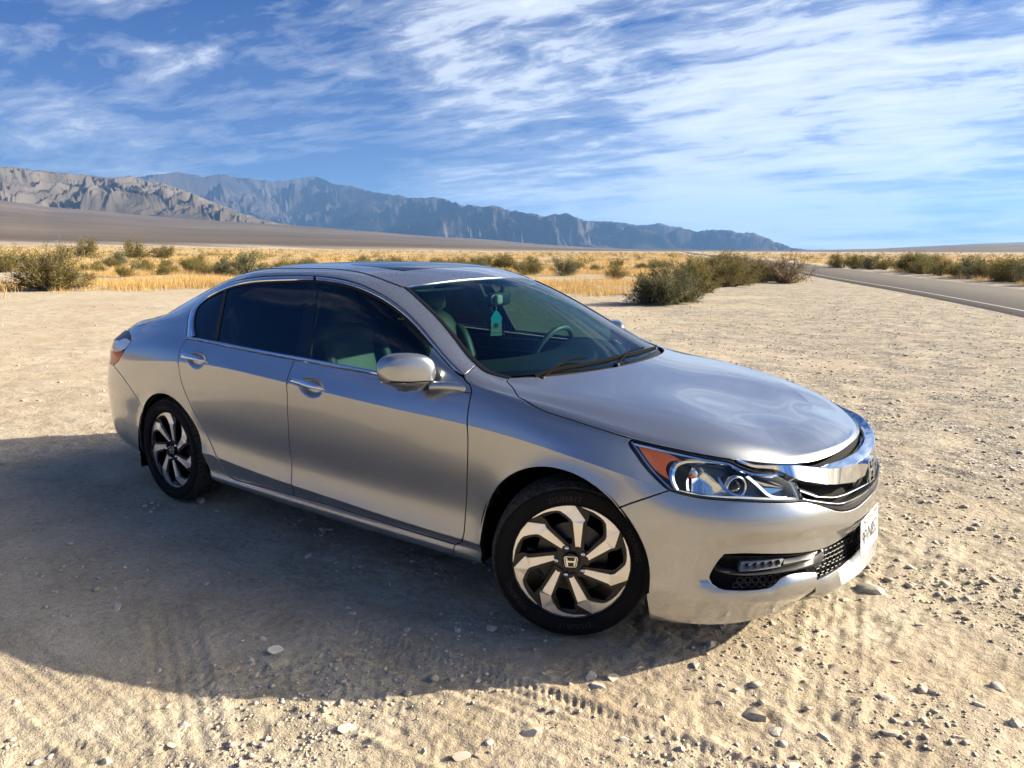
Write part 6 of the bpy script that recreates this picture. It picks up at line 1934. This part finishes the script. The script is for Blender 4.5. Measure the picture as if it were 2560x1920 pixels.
# ------------------------------------------------------------------ stones
def rock_mesh(seed, sub=2):
    import bmesh
    r = np.random.default_rng(seed)
    bm = bmesh.new(); bmesh.ops.create_icosphere(bm, subdivisions=sub, radius=1)
    pl = r.normal(0, 1, (9, 3)); pl /= np.linalg.norm(pl, axis=1)[:, None]; dd = r.uniform(.40, .80, 9)
    co = np.array([v.co for v in bm.verts])
    for n_, d_ in zip(pl, dd):
        s_ = co @ n_; k = s_ > d_; co[k] -= np.outer((s_ - d_)[k] * .97, n_)
    co *= 1 + .07 * perlin(co[:, 0] * 2 + seed, co[:, 1] * 2 + co[:, 2], seed)[:, None]
    co *= [1.0, r.uniform(.62, .9), r.uniform(.42, .68)]
    for v, c_ in zip(bm.verts, co): v.co = c_
    me = bpy.data.meshes.new('stone'); bm.to_mesh(me); bm.free()
    me.polygons.foreach_set('use_smooth', [True] * len(me.polygons)); me.set_sharp_from_angle(angle=rad(18))
    return me


def stonemat():
    m = bpy.data.materials.new('stone'); m.use_nodes = True
    t = m.node_tree; b = t.nodes['Principled BSDF']; b.inputs['Roughness'].default_value = .88; b.inputs['Specular IOR Level'].default_value = .2
    oi = ND(t, 'ShaderNodeObjectInfo').outputs['Random']; at = ND(t, 'ShaderNodeAttribute', attribute_name='tone').outputs['Fac']
    P = ND(t, 'ShaderNodeNewGeometry').outputs['Position']
    n = ND(t, 'ShaderNodeTexNoise', i_Scale=60.0, i_Detail=6.0, i_Roughness=.7); t.links.new(P, n.inputs['Vector'])
    f = math_n(t, 'FRACT', math_n(t, 'ADD', oi, at))
    c_ = ramp(t, f, [(0, (.42, .36, .27)), (.3, (.58, .49, .37)), (.6, (.52, .46, .37)), (.85, (.66, .60, .49)), (1, (.46, .36, .26))])
    t.links.new(mixc(t, .6, c_, ramp(t, n.outputs[0], [(.3, g3(.6)), (.7, g3(1.2))]), 'MULTIPLY'), b.inputs['Base Color'])
    bp = ND(t, 'ShaderNodeBump', i_Strength=.5, i_Distance=.004); t.links.new(n.outputs[0], bp.inputs['Height']); t.links.new(bp.outputs[0], b.inputs['Normal'])
    return m


SMT = stonemat()
RK = [rock_mesh(100 + i) for i in range(9)]
for me in RK: me.materials.append(SMT)
srng = np.random.default_rng(31)


def stone(x, y, s, label, group=None, k=None, rz=None, sx=1.0, sz=1.0):
    o = bpy.data.objects.new('stone', RK[k if k is not None else int(srng.integers(0, 9))]); COL.objects.link(o)
    s = s / 2; o.scale = (s * sx, s, s * sz)
    o.location = (x, y, float(gz([x], [y])[0]) - s * .02 * sz)
    o.rotation_euler = (srng.normal(0, .15), srng.normal(0, .15), srng.uniform(0, 6.3) if rz is None else rz)
    tag(o, label, 'stone', group); return o


BIG = [(1882, 1785, 65, 'large grey stone half buried in the foreground, below the front bumper'), (1940, 1831, 42, 'pale wedge-shaped stone just below the large grey stone'), (2171, 1478, 62, 'long flat pale stone lying right of the bumper lip'),
       (1778, 1617, 34, 'tan stone at the tip of the shadow under the front bumper'), (1477, 1693, 38, 'pale stone at the shadow edge, upper one of a pair under the front wheel'), (1494, 1720, 38, 'tan stone at the shadow edge, lower one of a pair under the front wheel'),
       (1529, 1698, 46, 'flat pale stone right of the pair at the shadow edge'), (1332, 1834, 48, 'angular tan stone at the bottom of the photo, left of middle'), (859, 1825, 48, 'bright white stone in the sunlit foreground at lower left'),
       (524, 1707, 32, 'round stone at the edge of the shadow in the lower left'), (1149, 1895, 48, 'pale stone at the bottom edge of the photo near the middle'), (289, 1524, 30, 'upright dark stone within the shadow at far left'),
       (816, 1319, 30, 'small dark boulder in the shade under the door sill'), (771, 1393, 28, 'pale flat stone in the shade left of the front wheel'), (502, 1250, 34, 'stone touching the foot of the rear wheel'),
       (1094, 1429, 24, 'round grey stone in the shade just left of the front tyre'), (683, 1634, 42, 'broad flat stone inside the shadow near its lower edge'), (1134, 1637, 32, 'flat oval stone inside the shadow below the front wheel')]
for px, py, sp_, lb in BIG:
    P = up(px, py); d_ = np.linalg.norm(P - CAM); stone(P[0], P[1], sp_ / FPX * d_ * 1.05, lb, sx=1.15)
OTH = [(1737, 1669, 28), (1720, 1724, 30), (1801, 1760, 28), (1595, 1765, 26), (2217, 1747, 38), (2223, 1834, 46), (2333, 1730, 32), (2495, 1718, 36), (2449, 1765, 32), (2541, 1811, 42), (2090, 1675, 46), (1980, 1915, 46), (1700, 1875, 42), (1221, 1863, 30), (1059, 1880, 30), (827, 1750, 26), (266, 1896, 28), (35, 1759, 26),
       (171, 1542, 24), (1018, 1574, 26), (871, 1524, 22), (203, 1420, 20), (1192, 1701, 24), (634, 1660, 20), (637, 1686, 26), (2110, 1500, 26), (1930, 1560, 22), (2000, 1640, 24), (2300, 1560, 24), (2240, 1650, 26), (2400, 1850, 30), (2480, 1600, 24), (1660, 1800, 24), (1560, 1850, 26), (1450, 1780, 20), (980, 1760, 22), (560, 1800, 22), (420, 1760, 22), (150, 1820, 24)]
GL, GG = 'small pale stone lying among other stones on the sandy ground', 'loose stones on the sandy ground'
ns = len(BIG)
for px, py, sp_ in OTH:
    P = up(px, py); d_ = np.linalg.norm(P - CAM); stone(P[0], P[1], sp_ / FPX * d_, GL, GG); ns += 1


def under_tyre(x, y):
    return any(abs(x - wx) < .20 and abs(y - wy) < .18 for wx, wy in ((0, -.8), (-2.776, -.8), (0, .8), (-2.776, .8)))


while ns < 292:
    az = srng.uniform(92, 161); py_ = srng.uniform(0, 1)
    r_ = 1.9 / (1 - .80 * py_)
    x, y = CX + r_ * math.cos(rad(az)), CY + r_ * math.sin(rad(az))
    dn = .45 + .9 * float(fbm(np.array([x / .9]), np.array([y / .9]), 2, 40)[0]) + (.35 if az < 122 else 0)
    if srng.random() > dn or under_tyre(x, y): continue
    s_ = float(np.clip(srng.lognormal(math.log(.012 + .003 * r_), .45), .008, .06)); stone(x, y, s_, GL, GG); ns += 1
# gravel: thousands of small stones as one object
gv, gq = [], []
for me in (rock_mesh(200, 1), rock_mesh(201, 1), rock_mesh(202, 1)):
    v, q, _ = mesh_arrays(me); gv.append(v); gq.append(q)
n = 46000
az = np.where(np.arange(n) < 26000, srng.uniform(89, 164, n), srng.uniform(89, 128, n)); u_ = srng.uniform(0, 1, n)
r_ = np.where(np.arange(n) < 26000, 1.7 / (1 - .93 * u_), 3.5 / (1 - .88 * u_))
x = CX + r_ * np.cos(np.radians(az)); y = CY + r_ * np.sin(np.radians(az))
dn = .10 + .9 * fbm(x / .8, y / .8, 3, 41) + np.where(az < 124, .22, 0) + .20 * sst(r_, 4, 9)
k = (srng.random(n) < dn); x, y, r_ = x[k], y[k], r_[k]; n = len(x)
s_ = np.clip(srng.lognormal(math.log(.0034), .6, n) * (1 + .13 * r_), .003, .028)
z = gz(x, y) + s_ * .25
VV, QQ, TT = [], [], []; o = 0
ang = srng.uniform(0, 6.3, n); kk = srng.integers(0, 3, n); tn = srng.uniform(0, 1, n)
for i in range(3):
    j = np.where(kk == i)[0]; v, q = gv[i], gq[i]
    c_, s2 = np.cos(ang[j])[:, None], np.sin(ang[j])[:, None]
    vx = v[None, :, 0] * s_[j][:, None] * 1.2; vy = v[None, :, 1] * s_[j][:, None] * 1.2; vz = v[None, :, 2] * s_[j][:, None]
    V3 = np.stack([vx * c_ - vy * s2 + x[j][:, None], vx * s2 + vy * c_ + y[j][:, None], vz + z[j][:, None]], -1)
    VV.append(V3.reshape(-1, 3)); QQ.append((q[None] + (np.arange(len(j)) * len(v))[:, None, None]).reshape(-1, q.shape[1]) + o); TT.append(np.repeat(tn[j], len(v))); o += len(j) * len(v)
link('gravel', fast_mesh('gravel', np.concatenate(VV), np.concatenate(QQ), SMT, False, {'tone': np.concatenate(TT)}), 'stuff')
P = up(974, 1460)
b = MB(); b.box((P[0], P[1], float(gz([P[0]], [P[1]])[0]) + .004), (.006, .034, .005), M=np.array(Matrix.Rotation(.9, 3, 'Z')))
ch = b.build('wood_chip', mat('white_chip', (.7, .66, .58), .8)); tag(ch, 'small white chip of wood lying in the car shadow left of the front wheel', 'chip')
# ------------------------------------------------------------------ air
hz = MB(); hz.box((CX - 6000, CY + 6000, 720), (42000, 42000, 1500))
ho = hz.build('haze', None); ho['kind'] = 'stuff'
hm = bpy.data.materials.new('haze'); hm.use_nodes = True; t = hm.node_tree; t.nodes.clear()
out = ND(t, 'ShaderNodeOutputMaterial'); pv = ND(t, 'ShaderNodeVolumePrincipled')
pv.inputs['Color'].default_value = (.24, .50, 1.0, 1); pv.inputs['Density'].default_value = 4.2e-5; pv.inputs['Anisotropy'].default_value = .2
t.links.new(pv.outputs[0], out.inputs['Volume']); ho.data.materials.append(hm)
